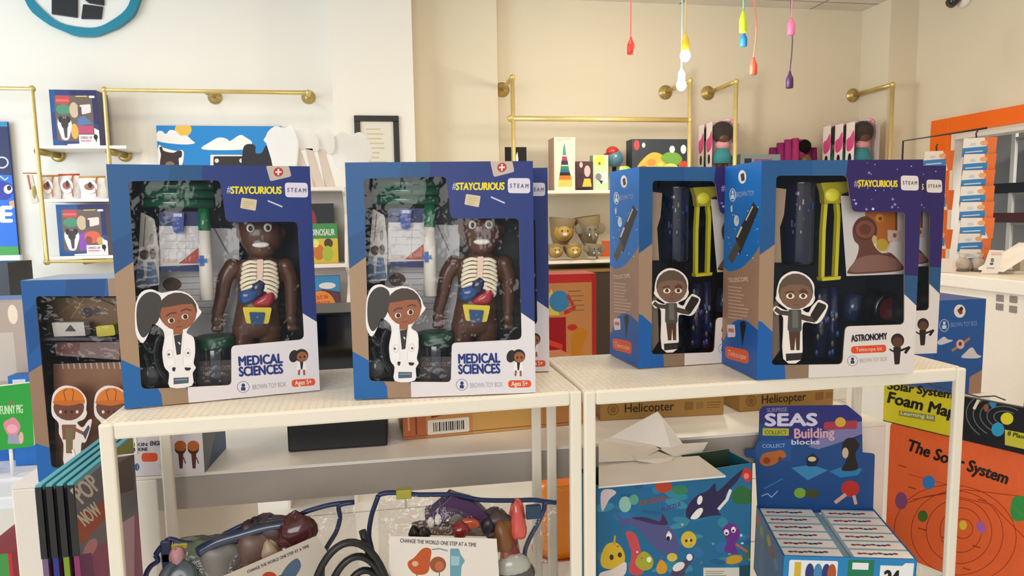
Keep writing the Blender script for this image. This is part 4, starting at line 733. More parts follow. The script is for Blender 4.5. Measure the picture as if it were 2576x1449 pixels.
a.line('9c3416', [(250, 940), (420, 880), (700, 830), (1127, 880)], 5); a.line('9c3416', [(330, 900), (560, 860), (900, 940), (1127, 1170)], 5); a.line('9c3416', [(300, 720), (600, 800)], 4)
a.ell('3a80c0', 445, 778, 46, 50); a.ell('8a4a78', 248, 910, 44, 62); a.ell('4a6a2a', 402, 1020, 36, 42); a.ell('e8c83a', 690, 1085, 28, 34); a.ell('b868a8', 820, 1100, 34, 46, -20); a.blob('3f9a4a', [(1030, 960), (1060, 880), (1160, 890), (1200, 960), (1160, 1040), (1050, 1050)])
for x, y in ((230, 655), (300, 810), (370, 1105), (540, 1170), (760, 1230), (800, 900), (690, 1390)): bars(a, 'a83c18', x, y, x+80, 1, 12, 9, 3, .3)
mb = MB(); a.emit(mb); mb.prism(O, .0003, .006, 'de5824'); mb.build('foam_board', PAPER, t)
a = Art(eh); s0 = em(125, 300)[0]; a.baseuv('d2c424', [(s0, .0), (MW+.012, 0), (MW+.012, .088), (s0, .088)]); sx = eh(668, 300)[0]
a.baseuv('17171a', [(sx, -.002), (MW+.013, -.002), (MW+.013, .089), (sx, .089)])
a.text('Solar System', '1c1a10', (150, 108), (612, 178), 56, .04); a.text('Foam Map', '1c1a10', (150, 205), (628, 318), 76, .04); a.poly('8a8a3a', [(232, 262), (492, 300), (490, 345), (230, 300)]); a.text('Learning kit', 'e0e0c8', (244, 292), (480, 328), 26, .02)
for k in range(5): a.line('6a6e74', ellp(1000, 320, 90+k*50, 50+k*34, 12, 26, 100+k*6, 300), 7)
a.ell('e0d232', 1005, 322, 46, 44); a.ell('2a9ac0', 940, 400, 46, 50); a.ell('2a86b8', 905, 205, 26, 40); a.ell('8a5a44', 856, 245, 18, 28); a.poly('c8c03a', [(990, 400), (1220, 445), (1220, 560), (990, 510)]); a.text('8 Planets', '3a3a10', (1008, 440), (1180, 480), 30, .03); a.line('e4dcc0', [(770, 250), (800, 190), (860, 140)], 22)
mb = MB(); a.emit(mb, (0, -.004, 0)); mb.box(s0, MW+.013, -.0037, .008, -.002, .0885, '26261e'); mb.build('header_card', PRINT, t)
mb = MB()
for x0, w_ in ((.265, .034), (.30, .02)):
    mb.tube(spl([(x0-w_/2, .004, .085), (x0-w_*.45, .004, .107), (x0, .004, .116), (x0+w_*.45, .004, .107), (x0+w_/2, .004, .085)], 4, False), .0011, '2a2a2a', 6)
mb.build('wire_loop', BLACKM, t)
mb = MB(); a = Art(em); a.baseuv('ffffff', [(-.004, -MH-.006), (MW+.008, -MH-.006), (MW+.008, .01), (-.004, .01)]); a.emit(mb, (0, -.0016, 0)); mb.build('clear_sleeve', FILM, t)
k = FMp.m @ V((.2, .006, .085)); mb = MB(); mb.tube([(FR_.m @ V((RW-.004, RD*.6, RZ-.05))), k+V((-.03, .01, .012)), k+V((0, .004, .014)), k+V((0, -.02, .012))], .0014, '2a2a2a', 8); solo(mb, 'peg_hook', BLACKM, 'thin black wire hook on the right rack holding the foam map', 'hook')
# activity pads hanging on the left side of the left rack
FS = Fr((0, 0, 0)); sy0, sy1, sz, szb = 1.008, 1.225, .94, .60
def padface(a):     # coordinates of a 1415 x 1449 close-up
    pass
gV = lambda x, y: (80+x/3.724, 1060+y/3.725)
labs = ['pad nearest the rack leg with lettering and pink lower half', 'second pad from the rack with a green lower edge', 'third pad from the rack with a blue lower edge', 'outermost pad on the left with a mauve lower edge']
edges = ['8c3f6c', '7f9a3a', '3a3f86', '7a6488']
for k in range(4):
    X = -.457-k*.0135; fr = Fr((X, sy0, szb), 90); L = sy1-sy0; H_ = sz-szb            # local x runs away from the viewer, local -y faces the aisle
    t = thing('activity_pad', 'hanging activity '+labs[k], 'activity pad', fr, 'activity pads hung on the rack side')
    ev = lambda x, y, X=X, fr=fr: fr.y(*gV(x, y), 0)
    a = Art(ev); a.baseuv('76747e', [(0, 0), (L, 0), (L, H_), (0, H_)])
    a.baseuv('a04c74', [(0, 0), (L, 0), (L, .20), (0, .225)]); a.baseuv('7fb0bc', [(0, H_-.008), (L, H_-.008), (L, H_), (0, H_)])
    a.poly('b5512c', [(410, 890), (690, 740), (700, 900), (480, 1150), (430, 1100)]); a.poly('9a9a34', [(740, 100), (960, 100), (960, 280), (740, 330)]); a.poly('5c4a44', [(800, 400), (960, 300), (960, 640), (830, 680)]); a.poly('d0a8b8', [(830, 960), (960, 880), (960, 1449), (880, 1449)])
    a.text('POP', 'e8dcd0', (475, 775), (650, 618), 175, .022); a.text('NOW', 'ece4d4', (500, 985), (660, 858), 135, .022); a.ell('d88a98', 548, 1190, 50, 105, 30); a.poly('7a3a70', [(440, 1250), (560, 1230), (590, 1449), (450, 1449)])
    mb = MB(); a.emit(mb); mb.box(0, L, .0004, .006, 0, H_-.002, '3a3a40'); mb.box(-.002, L, -.0004, .0075, H_-.0019, H_+.001, '5fb4c4'); mb.build('pad_cover', PRINT, t)
    mb = MB(); mb.box(-.004, .0, -.001, .0072, H_-.105, H_-.002, '17171a'); mb.build('spine_tape', SATIN, t)
    mb = MB(); mb.box(-.003, .0, -.0006, .0066, 0, H_-.105, edges[k]); mb.build('page_edge', PAPER, t)
mb = MB(); mb.tube([FL.m @ V((-.004, .16, RZ-.012)), FL.m @ V((-.004, .16, sz-.012)), (-.46, 1.15, sz-.012), (-.515, 1.15, sz-.013), (-.518, 1.15, sz+.004)], .0022, 'efe6d6', 8); solo(mb, 'peg_hook', POWDER, 'white wire hook on the left rack carrying the hanging pads', 'hook')
# ------------------------------------------------------------------ clear toy bags, cable, orange bin
gB = lambda x, y: (380+x/4.770, 1220+y/4.769); gD = lambda x, y: (880+x/4.441, 1220+y/4.441)
def bag(label, Yb, g, top, left, right, T, zb):
    fr = Fr((0, Yb, zb)); loc = lambda x, y, d=0: fr.y(*g(x, y), d)
    t = thing('clear_toy_bag', label, 'bag of toys', fr, 'clear vinyl bags of toys with blue piping'); tp = spl([loc(*p) for p in top], 6, False)
    tx = [p[0] for p in tp]; x0, x1 = tx[0], tx[-1]; n = len(tp)-1
    def P(u, v, s_):
        i = min(int(u*n), n-1); f_ = u*n-i; a_, b_ = tp[i], tp[i+1]; x, z = a_[0]+(b_[0]-a_[0])*f_, a_[1]+(b_[1]-a_[1])*f_
        xb = x0-.012+(x1-x0+.024)*u
        bul = (max(0, sin(pi*u))**.55)*(max(0, 1-v)**.6)*(1 if v > 0.02 else .8); rip = .004*sin(9*u+5*v)*sin(4*v+2*u)
        return (xb+(x-xb)*v, s_*(T*bul+.001)+rip, z*v)
    mb = MB(); mb.sheet(lambda u, v: P(u, v, -1), 28, 16, 'ffffff'); mb.sheet(lambda u, v: P(1-u, v, 1), 28, 16, 'ffffff'); mb.build('vinyl_pouch', VINYL, t)
    mb = MB(); mb.tube([(x, -.001, z) for x, z in tp], .0042, '1b2c58', 8)
    for ed, u in ((left, 0), (right, 1)):
        e_ = spl([loc(*p) for p in ed], 4, False); mb.tube([(x, -.003, z) for x, z in e_], .004, '1a2a54', 8)
    mb.build('piping', SATIN, t)
    return t, loc, P, fr
t1, l1, P1, f1 = bag('clear bag with dark toys and slanted paper card, left on the rack below', 1.13, gB,
    [(60, 830), (110, 760), (200, 660), (260, 650), (400, 690), (620, 690), (790, 650), (940, 560), (1160, 460), (1420, 400), (1700, 385), (1880, 310), (2150, 235), (2440, 200)],
    [(60, 830), (90, 900), (0, 970), (-60, 1100), (-80, 1400)], [(2440, 200), (2260, 240), (2270, 380), (2220, 560), (2090, 790), (2060, 1100), (2100, 1500)], .05, LZ+.002)
def blobpart(par, name, items, loc, mat=SATIN):
    for x, y, d, rx, ry, rz, c in items:
        mb = MB(); q = loc(x, y, d); mb.lump((q[0], d, q[1]), (rx, ry, rz), c, x*.37+y); mb.build(name, mat, par)
blobpart(t1, 'toy_body', [(900, 640, .0, .016, .012, .009, '8a6a50'), (1060, 620, .0, .022, .014, .012, '4a3a40'), (1240, 640, -.004, .026, .016, .030, '3a2a2e')], l1)
blobpart(t1, 'toy_figure', [(1450, 560, .0, .034, .02, .03, '55403e'), (1300, 800, -.01, .04, .02, .034, '6a5248')], l1)
blobpart(t1, 'maroon_toy', [(1740, 560, -.01, .032, .02, .036, '4e2024'), (1660, 640, -.014, .022, .014, .02, '5a262a')], l1, GLOSS)
blobpart(t1, 'grey_toy', [(620, 860, .0, .05, .018, .03, '5d6657'), (860, 900, -.006, .04, .018, .028, '7a7670'), (700, 780, .004, .045, .016, .022, '4a5148')], l1)
blobpart(t1, 'pink_toy', [(310, 900, -.01, .012, .01, .022, 'c8929a'), (420, 880, .0, .016, .012, .024, '6a6a4a'), (1420, 780, -.02, .02, .01, .016, 'b59a80')], l1)
mb = MB(); mb.tube(spl([(*l1(790, 660, -.006), ) for _ in (0,)] and [V((l1(x, y)[0], -.012, l1(x, y)[1])) for x, y in ((600, 760), (820, 640), (1080, 560), (1400, 470), (1650, 430))], 4, False), .010, '26344e', 10); mb.build('dark_strip', GLOSS, t1)
mb = MB(); c = l1(380, 1050); mb.lathe([(.026, 0), (.029, .002), (.029, .010), (.024, .012), (0, .008)], ['c8d0d4', '8a9298', '4a5a62', '3a4a54', '3a4a54'], (c[0], -.02, c[1]), 22, MX.Rotation(radians(62), 4, 'X')); mb.build('mirror_toy', GLOSS, t1)
mb = MB()
for x, y in ((215, 900), (200, 760)): q = l1(x, y); mb = MB(); mb.box(q[0]-.008, q[0]+.008, -.010, -.002, q[1]-.02, q[1]+.016, '18254e'); mb.build('corner_band', SATIN, t1, bev=.002)
mb = MB()
q = l1(330, 725); mb.box(q[0]-.014, q[0]+.016, -.008, -.004, q[1]-.004, q[1]+.006, 'a89a2c'); mb.build('corner_band', SATIN, t1, bev=.002)
la = lambda x, y: f1.y(*gB(x, y), -.056); mb = MB(); a = Art(la); a.baseuv('c4b8aa', [la(*p) for p in ((820, 1110), (1980, 610), (2110, 790), (2010, 1150), (1500, 2000), (1000, 2000))])
a.text('CHANGE THE WORLD ONE STEP AT A TIME', '4a4640', (1160, 1060), (1900, 745), 34, .02); a.ell('a8442a', 1420, 1110, 90, 70); a.blob('50627a', [(1560, 1100), (1640, 960), (1750, 880), (1800, 960), (1760, 1060), (1680, 1150)]); a.ell('5a4034', 1560, 1120, 50, 40); a.emit(mb, (0, -.056, 0)); mb.build('paper_card', PAPER, t1)
t2, l2, P2, f2 = bag('clear bag with purple roofed toy and square paper card, right on the rack below', 1.10, gD,
    [(320, 110), (420, 85), (600, 85), (760, 105), (1100, 105), (1280, 130), (1480, 165), (1800, 170), (2060, 165), (2180, 180), (2300, 190)],
    [(320, 110), (280, 220), (240, 350), (215, 560), (260, 800), (240, 1200), (240, 1500)], [(2300, 190), (2185, 190), (2160, 280), (2080, 450), (1990, 620), (1950, 780), (2000, 1000), (2060, 1500)], .05, LZ+.002)
mb = MB(); pl = [(850, 310), (930, 300), (1060, 190), (1130, 120), (1210, 150), (1370, 190), (1490, 290), (1560, 360), (1560, 470), (1420, 470), (1340, 400), (1200, 300), (1130, 350), (1020, 450), (900, 450), (840, 400)]
mb.prism([l2(*q, -.01) for q in pl], -.012, .02, '43204e'); 
for x, y in ((905, 420), (985, 385)):
    q = l2(x, y, -.013); mb.ell((q[0], -.013, q[1]), (.006, .004, .010), 'e4dccf')
mb.build('purple_toy', SATIN, t2, bev=.003)
mb = MB(); mb.prism([l2(*q, .0) for q in [(1100, 470), (1120, 360), (1200, 310), (1300, 370), (1340, 470)]], -.002, .012, '8a8478'); mb.prism([l2(*q, -.014) for q in [(690, 490), (780, 460), (1100, 470), (1500, 480), (1640, 520), (1640, 580), (700, 560)]], -.015, .01, '7a6858'); mb.build('toy_base', SATIN, t2, bev=.002)
blobpart(t2, 'toy_wheels', [(720, 530, -.018, .010, .008, .010, '1c1612'), (820, 540, -.018, .010, .008, .010, '1c1612'), (1560, 460, -.01, .012, .01, .02, '2a2030')], l2)
blobpart(t2, 'red_toy', [(1230, 510, -.018, .014, .010, .018, '8a1c20'), (1340, 430, -.016, .016, .008, .008, 'b8542c'), (1800, 740, -.01, .02, .012, .028, '7a2a28'), (1740, 700, -.016, .012, .01, .026, 'a86050')], l2, GLOSS)
blobpart(t2, 'pink_toy', [(1870, 400, -.006, .019, .014, .033, 'd8584e'), (1890, 520, -.008, .012, .01, .012, 'e8807a')], l2, GLOSS)
blobpart(t2, 'brown_ball', [(1710, 560, -.012, .024, .02, .026, '80522e'), (1620, 360, .0, .03, .016, .016, '4a3a3c')], l2)
mb = MB(); c = l2(1830, 900, -.02); mb.ell((c[0], -.02, c[1]), (.030, .016, .022), 'b4b2a8'); c = l2(1860, 1000, -.02); mb.ell((c[0], -.016, c[1]), (.034, .02, .024), '54524c'); mb.build('silver_toy', GLOSS, t2)
mb = MB(); q = l2(600, 90); mb.box(q[0]-.012, q[0]+.013, -.008, .006, q[1]-.008, q[1]+.008, 'a8a23a'); mb.build('corner_band', SATIN, t2, bev=.002); mb = MB(); q = l2(2040, 290); mb.box(q[0]-.012, q[0]+.014, -.008, .002, q[1]-.012, q[1]+.012, '25425c'); mb.build('corner_band', SATIN, t2, bev=.002)
lc = lambda x, y: f2.y(*gD(x, y), -.056); mb = MB(); a = Art(lc); a.baseuv('e6ddd2', [lc(*p) for p in ((440, 570), (1640, 600), (1670, 1040), (1640, 1900), (430, 1900))])
a.text('CHANGE THE WORLD ONE STEP AT A TIME', '55505a', (562, 640), (1410, 690), 42, .015); a.blob('c05a34', [(650, 860), (720, 810), (800, 720), (860, 700), (910, 730), (900, 830), (870, 980), (740, 1000), (660, 930)]); a.ell('9a5a3c', 985, 890, 92, 90); a.ell('b8704c', 1000, 905, 50, 54); a.poly('6fa0ae', [(1120, 710), (1220, 710), (1235, 770), (1290, 850), (1250, 900), (1240, 1040), (1120, 1040)], 20); a.poly('9fc0cc', [(1130, 790), (1230, 800), (1220, 900), (1130, 900)], 10); a.line('8a9a9c', [(920, 720), (1000, 712), (1090, 735)], 16); a.line('5a4a44', [(750, 1000), (750, 1100)], 10); a.line('5a4a44', [(1000, 980), (1000, 1100)], 10); a.ell('d8b090', 730, 880, 36, 30)
a.emit(mb, (0, -.056, 0)); mb.build('paper_card', PAPER, t2)
cz = aty(880, 1449, 1.035); mb = MB(); P = []
for k in range(3):
    for i in range(24):
        an = -pi/2+2*pi*i/24; P.append((cz.x+(.066-k*.011)*cos(an)+.01*k, 1.035+.008*k+.004*sin(an*2), LZ+.008+(.148-k*.014)*(1+sin(an))))
P += [(cz.x+.05, 1.05, LZ+.2), (cz.x+.03, 1.055, LZ+.27), (cz.x+.02, 1.06, LZ+.31)]
mb.tube(spl(P, 2, False), .0058, '1b1b1d', 8); solo(mb, 'cable_coil', SATIN, 'coiled black cable standing between the two clear toy bags', 'cable')
p = aty(1404, 1400, 2.5); zb1 = aty(1404, 1404, 2.5).z; zt1 = aty(1404, 1208, 2.5).z
t = thing('orange_bin', 'orange plastic bin with red base on the floor behind the racks', 'bin', Fr((p.x, 2.5, 0)))
mb = MB(); mb.lathe([(.085, zb1), (.09, zb1+.01), (.095, zt1-.02), (.099, zt1-.012), (.099, zt1+.02), (.092, zt1+.02), (.085, zb1+.02), (0, zb1+.02)], 'f28a1c', n=28); mb.build('tub', GLOSS, t)
mb = MB(); mb.lathe([(.10, 0), (.104, .006), (.1, zb1*.7), (.088, zb1+.002), (0, zb1+.002)], 'c81e16', n=28); mb.build('base', GLOSS, t)
# ------------------------------------------------------------------ left edge: side table, book, cartons
S_ = .70; p = atz(92, 1245, S_)
t = thing('side_table', 'pale side table at the left edge holding a green book', 'table', Fr((p.x, p.y, 0)))
MB().box(-.9, 0, 0, .55, S_-.03, S_, 'dfe3ea').build('table_top', SATIN, t, bev=.004)
for x in (-.88, -.05):
    for y in (.02, .49): MB().box(x, x+.03, y, y+.03, 0, S_-.03, 'c8ccd4').build('leg', SATIN, t)
gK = lambda x, y: (x/2.634, 680+y/2.634); Yg = p.y+.12; FG = Fr((0, Yg, S_)); eg = lambda x, y: FG.y(*gK(x, y))
t = thing('green_book', 'green book with pink animal cover on a thin white stand, left edge', 'book', Fr((eg(60, 1000)[0], Yg, S_))); dx = eg(60, 1000)[0]; e3 = lambda x, y: (eg(x, y)[0]-dx, eg(x, y)[1])
a = Art(e3); O = [(-260, 800), (205, 745), (225, 1165), (-260, 1225)]; a.baseuv('2a9e3c', [e3(*q) for q in rounded(O, 14)]); a.text('FUNNY PIG', 'bfe8b0', (5, 955), (152, 945), 56, .02); a.blob('d88a9a', [(25, 1010), (60, 985), (90, 975), (120, 1000), (135, 1040), (110, 1090), (60, 1095), (30, 1050)]); a.ell('e8a8b4', 80, 1050, 36, 30); a.poly('9a9ab0', [(55, 1090), (130, 1090), (140, 1150), (50, 1150)], 10); a.ell('b0506a', 70, 880, 14, 12); a.ell('e0b0a0', 140, 1110, 16, 40)
mb = MB(); mb.prism([e3(*q) for q in rounded(O, 14)], .0004, .018, '1f7a30', 'e8e4d8'); a.emit(mb); mb.build('cover', PRINT, t)
mb = MB(); q = e3(62, 1185); q2 = e3(75, 1330); mb.tube([(q[0], .006, q[1]+.02), (q2[0], .004, .004)], .004, 'e8e8ea', 8); mb.box(q2[0]-.06, q2[0]+.06, -.01, .07, 0, .005, 'e4e4e8'); mb.tube([(q[0]-.1, .012, q[1]+.01), (q2[0]-.05, .04, .004)], .004, 'e8e8ea', 8); mb.build('stand', SATIN, t)
def lc1(a):
    a.poly('b8a8a0', [(0, .05), (1, 0), (1, .55), (0, .62)]); a.rr('c9c0b8', .3, .2, .8, .5); a.ell('f2e2d0', .82, .09, .08, .06); a.ell('3a3460', .38, .2, .05, .04); a.poly('2a6ac0', [(0, .62), (1, .52), (1, 1), (0, 1)]); a.rr('6a8cd0', .5, .66, .95, .86); bars(a, 'c8d4ee', .55, .7, .9, 4, .04, .012, 3); a.rr('b89a90', .1, .3, .22, .6); a.rr('d8c8b8', .55, .52, .95, .58)
abox('craft_kit', 'pale and blue craft kit box standing behind the green book, left edge', 'boxed toy', Yg+.14, (-80, 755, 76, 1180), .12, 'b0a098', lc1, '2a62b0', S_+.001)
abox('blue_carton', 'small bright blue carton beside the craft kit, left edge', 'box', Yg+.09, (30, 945, 84, 1180), .04, '2c74c8', lambda a: (a.rr('dfe6ee', .2, .04, .8, .2), a.rr('b8403c', .1, .2, .9, .26)), '1f5aa8', S_+.001)
abox('toy_box', 'small red and green toy box on the floor, bottom left corner', 'box', 1.75, (-60, 1395, 34, 1500), .2, 'c8303c', lambda a: (a.rr('4a9a4a', .1, .0, .9, .25), a.rr('e8e0d8', .2, .3, .6, .4)), 'a82a34', 0.001)
# ------------------------------------------------------------------ back walls: pipe shelves and what stands on them
YP = 5.3
wp3 = lambda x, y, Y=YP: aty(x, y, Y)
def pipe(t, pts, r=.017, name='pipe', Y=YP):
    P = [p if isinstance(p, V) else aty(p[0], p[1], Y) for p in pts]; mb = MB(); mb.tube(P, r, 'e2cc88', 12)
    for p in P: mb.ell(p, r*1.35, 'd8c07a', n=12, k=8)
    return mb.build(name, BRASS, t)
def flange(t, fx, fy, Yw, P):      # wall flange at a pixel, arm forward to the pipe
    f = aty(fx, fy, Yw); mb = MB(); mb.lathe([(.052, 0), (.052, .008), (.03, .012), (.026, .03), (.0, .03)], 'c2a868', (f.x, f.y-.0005, f.z), 20, MX.Rotation(pi/2, 4, 'X')); mb.build('wall_flange', BRASS, t)
    mb = MB(); mb.tube([f+V((0, -.005, 0)), V((f.x, P.y, P.z)) if P is not None and abs(f.x-P.x) < .02 else P], .015, 'c8ae6e', 10); mb.build('wall_arm', BRASS, t)
FZ = Fr((0, 0, 0))
t = thing('pipe_shelf', 'brass pipe shelf with white boards on the left wall', 'shelf', FZ, 'brass pipe shelf frames')
xA = (aty(78, 222, YP).x+aty(120, 652, YP).x)/2; zT = aty(262, 226, YP).z; xB = aty(262, 228, YP).x; xE = aty(775, 228, YP).x; zB = aty(300, 655, YP).z
pipe(t, [V((xA-1.2, YP, zT)), V((xA, YP, zT)), V((xA, YP, zB)), V((xB+.2, YP, zB))]); pipe(t, [V((xB, YP, .9)), V((xB, YP, zT)), V((xE, YP, zT))])
for fx, fy, P in ((541, 245, V((aty(515, 222, YP).x, YP, zT))), (776, 245, V((xE, YP, zT)))): flange(t, fx, fy, YB, V((P.x, YP, zT)))
zs = [aty(200, 366, YP).z, aty(200, 500, YP).z, aty(200, 648, YP).z+.012]
for x in (xA, xB):
    mb = MB(); mb.tube([V((x, YP, zs[0]-.04)), V((x, YB-.002, zs[0]-.04))], .024, 'b09a58', 12); mb.lathe([(.05, 0), (.05, .01), (.03, .014), (0, .014)], 'b09a58', (x, YB-.001, zs[0]-.04), 18, MX.Rotation(pi/2, 4, 'X')); mb.build('shelf_bracket', BRASS, t)
mb = MB(); mb.tube([V((xA+.25, YP, zB)), V((xA+.25, YB-.002, zB))], .024, 'b09a58', 12); mb.build('shelf_bracket', BRASS, t)
for z in zs: MB().box(xA+.02, xB+.12, YP-.01, YB-.001, z-.022, z, 'eeeae4').build('shelf_board', SATIN, t, bev=.002)
def dress(k):
    def f(a):
        a.poly('1f4f8c', [(0, 0), (.12, 0), (.1, .4), (0, .42)]); a.poly('2c2a5c', [(.42, 0), (1, 0), (1, .62), (.9, .6), (.9, .2), (.46, .2)]); a.rr('6a5a50', .1, .1, .9, .92, .03); a.rr('b84848', .13, .1, .42, .26, .05); a.rr('d8685a', .13, .17, .4, .21); a.ell('4a8a6a', .28, .35, .16, .09); a.ell('c8b090', .5, .36, .1, .14); a.poly('e8d4cc', [(.62, .27), (.86, .25), (.86, .4), (.66, .44)], .03); a.rr('5a4a50', .58, .3, .66, .46)
        if k == 0: a.poly('5a74a0', [(.56, .5), (.7, .46), (.88, .6), (.56, .64)]); a.ell('d8a84a', .48, .74, .08, .14); a.poly('b84a6a', [(.56, .64), (.88, .64), (.88, .78), (.56, .78)])
        else: a.poly('8a4ab0', [(.42, .6), (.6, .52), (.6, .88), (.42, .9)]); a.ell('d8604a', .7, .64, .17, .12); a.ell('8a4a34', .62, .7, .07, .08); a.ell('c8a05a', .86, .72, .08, .08)
        a.poly('efe8e4', [(.14, .5), (.4, .5), (.44, .62), (.34, .9), (.2, .9), (.12, .64)], .06); a.ell('2a2426', .2, .53, .05, .06); a.ell('2a2426', .36, .53, .05, .06); a.ell('3c332f', .28, .6, .08, .1); a.poly('4a4440', [(.24, .68), (.33, .68), (.31, .86), (.26, .86)])
        a.poly('efe6e6', [(.3, 1), (.3, .97), (.56, .96), (.56, .8), (.9, .8), (.9, .68), (1, .72), (1, 1)]); a.text('DRESS UP', '4a3a48', (.6, .875), (.84, .875), .045, .02); bars(a, 'd88a94', .6, .91, .82, 1, .05, .03, 2); a.ell('241c1c', .92, .84, .045, .05); a.poly('241c1c', [(.9, .86), (.95, .86), (.93, .95)]); a.rr('efe8f0', .84, .1, .96, .14, .015); a.line('d8c84a', [(.56, .115), (.8, .11)], .018); a.poly('1f4f8c', [(0, .88), (.1, .88), (.3, 1), (0, 1)])
    return f
abox('dress_up_kit', 'colourful dress up kit box on the top board of the left pipe shelf', 'boxed toy', YP+.03, (128, 226, 246, 356), .2, '2a3f74', dress(0), '4a4a72', zs[0]+.001, 'dress up kits')
abox('dress_up_kit', 'colourful dress up kit box on the bottom board of the left pipe shelf', 'boxed toy', YP+.03, (145, 514, 268, 640), .2, '24508a', dress(1), '6a6478', zs[2]+.001, 'dress up kits')
def pouch(k, x0, x1, y0, y1, lab, Y):
    p0, p1 = aty(x0, y1, Y), aty(x1, y0, Y); w_, h_ = p1.x-p0.x, aty(x0, y0, Y).z-zs[1]-.001; fr = Fr((p0.x, Y, zs[1]+.001))
    t = thing('drawstring_pouch', lab, 'pouch', fr, 'white printed pouches on the middle board'); mb = MB()
    f = lambda u, v, s_: (u*w_+.006*sin(6*v), s_*.03*sin(pi*u)**.6*(1-v)**.5, v*h_)
    mb.sheet(lambda u, v: f(u, v, -1), 10, 8, 'ece6e2'); mb.sheet(lambda u, v: f(1-u, v, 1), 10, 8, 'ece6e2'); mb.build('pouch_body', CLOTH, t)
    mb = MB(); mb.tube([(0, 0, h_), (w_, 0, h_+.002)], .007, ('c88a3a', 'c8503c', 'c8924a')[k], 8); mb.tube([(w_*.7, -.01, h_), (w_*.66, -.03, h_*.5), (w_*.72, -.036, h_*.1)], .005, 'c8886a', 6); mb.build('drawstring', SATIN, t)
    mb = MB(); a = Art(); c = (w_*.45, h_*.55); a.baseuv('ece6e2', ellp(c[0], c[1], w_*.3, h_*.32)); a.ell('9a6a54', c[0], c[1], w_*.2, h_*.16); a.ell('3c2622', c[0]+.006, c[1]+.012, w_*.08, h_*.14); a.ell('b8543a', c[0]-.01, c[1]-.01, w_*.06, h_*.06); a.emit(mb, (0, -.034, 0)); mb.build('print_patch', PRINT, t)
pouch(0, 106, 148, 443, 500, 'white pouch with insect print, left one on the middle board of the pipe shelf', YP+.06)
pouch(1, 152, 200, 440, 500, 'white pouch with red ties, middle one on the middle board of the pipe shelf', YP+.09)
pouch(2, 203, 264, 446, 500, 'white pouch with insect print, right one on the middle board of the pipe shelf', YP+.06)
# small charm bag hanging from the pipe on the left
p = aty(82, 440, YP-.02); fr = Fr(p); mb = MB(); mb.tube([(-.06, .0, .012), (.05, .02, .012)], .004, 'b8683c', 6); mb.prism(rounded([(-.045, 0), (-.005, .005), (.02, -.19), (-.02, -.2)], .01), 0, .012, 'd8cfc0'); mb.ell((.0, .004, -.12), (.014, .01, .05), 'a89a5a'); mb.tube([(-.03, -.004, .0), (-.02, -.004, -.1)], .004, 'c87a6a', 6); solo(mb, 'charm_bag', CLOTH, 'small pale charm bag hanging on the left upright of the pipe shelf', 'bag', fr)
# wall sign, banner and poster
Ys = YB-.05; gT = lambda x, y: (x/2.862, y/2.862); FSg = Fr((0, Ys, 0)); es = lambda x, y: FSg.y(*gT(x, y))
t = thing('round_sign', 'round white wall sign with teal ring and black lettering, top left', 'sign', FSg); c = es(575, -175); rx = es(985, -100)[0]-c[0]; rr0 = c[1]-es(600, 300)[1]; rr0 = (rr0+rx)/2
mb = MB(); n = 56; ro = [rr0*(1+.012*sin(7*2*pi*i/n)+.006*sin(17*2*pi*i/n)) for i in range(n)]; ri = [rr0*.865*(1+.01*sin(9*2*pi*i/n+1)) for i in range(n)]
vs = []
for R_, y in ((ro, 0), (ri, 0), (ri, .03), (ro, .04)): vs += [(c[0]+R_[i]*cos(2*pi*i/n), y, c[1]+R_[i]*sin(2*pi*i/n)) for i in range(n)]
mb.add(vs, [(k*n+i, k*n+(i+1) % n, ((k+1) % 4)*n+(i+1) % n, ((k+1) % 4)*n+i) for k in range(4) for i in range(n)], '0f7f98'); mb.build('ring', SATIN, t)
mb = MB(); mb.prism([(c[0]+ri[i]*1.01*cos(2*pi*i/n), c[1]+ri[i]*1.01*sin(2*pi*i/n)) for i in range(n)], .012, .045, 'e9e7e0'); mb.build('disc', PAPER, t)
for pts in ([(372, -200), (560, -200), (556, 128), (372, 102)], [(598, 30), (740, 48), (728, 138), (584, 136)], [(625, -60), (750, -60), (748, 40), (640, 22), (610, 0)]):
    mb = MB(); mb.prism([es(*q) for q in pts], -.004, .0118, '1b1c20'); mb.build('letter_block', SATIN, t, bev=.004)
Yb_ = YB-.045; FBn = Fr((0, Yb_, 0)); gN = lambda x, y: (x/4.528, 400+y/4.528); en = lambda x, y: FBn.y(*gN(x, y)); R0 = [FBn.y(*q) for q in ((-130, 306), (18, 306), (47, 641), (-105, 641))]
mb = MB(); a = Art(en); zt2, zb2 = R0[1][1], R0[2][1]; xr2 = (R0[1][0]+R0[2][0])/2; a.baseuv('1668d0', [(xr2-.55, zb2), (xr2, zb2), (xr2, zt2), (xr2-.55, zt2)]); a.baseuv('1c2050', [(xr2-.55, zb2+.62), (xr2, zb2+.58), (xr2, zt2-.02), (xr2-.55, zt2-.02)]); a.baseuv('2a86b0', [(xr2-.55, zt2-.035), (xr2, zt2-.035), (xr2, zt2), (xr2-.55, zt2)]); a.poly('3f9a3c', [(-500, 1000), (230, 995), (230, 1200), (-500, 1200)])
a.blob('2a2a9a', [(-60, 250), (60, 260), (140, 300), (150, 380), (90, 460), (-40, 440)]); a.ell('f0f0ee', 92, 345, 50, 52); a.ell('14161c', 104, 330, 26, 30); a.ring('c8ccd8', 20, 40, 70, 60, 18); a.line('d8dce4', [(-20, 180), (60, 240), (90, 210)], 12); a.poly('d0a070', [(100, 480), (170, 470), (175, 560), (110, 540)], 20); a.text('E', 'eaf0f4', (15, 715), (135, 715), 172, .05); a.text('PLAYTIM', 'eaf0f4', (-640, 715), (-10, 715), 172, .05)
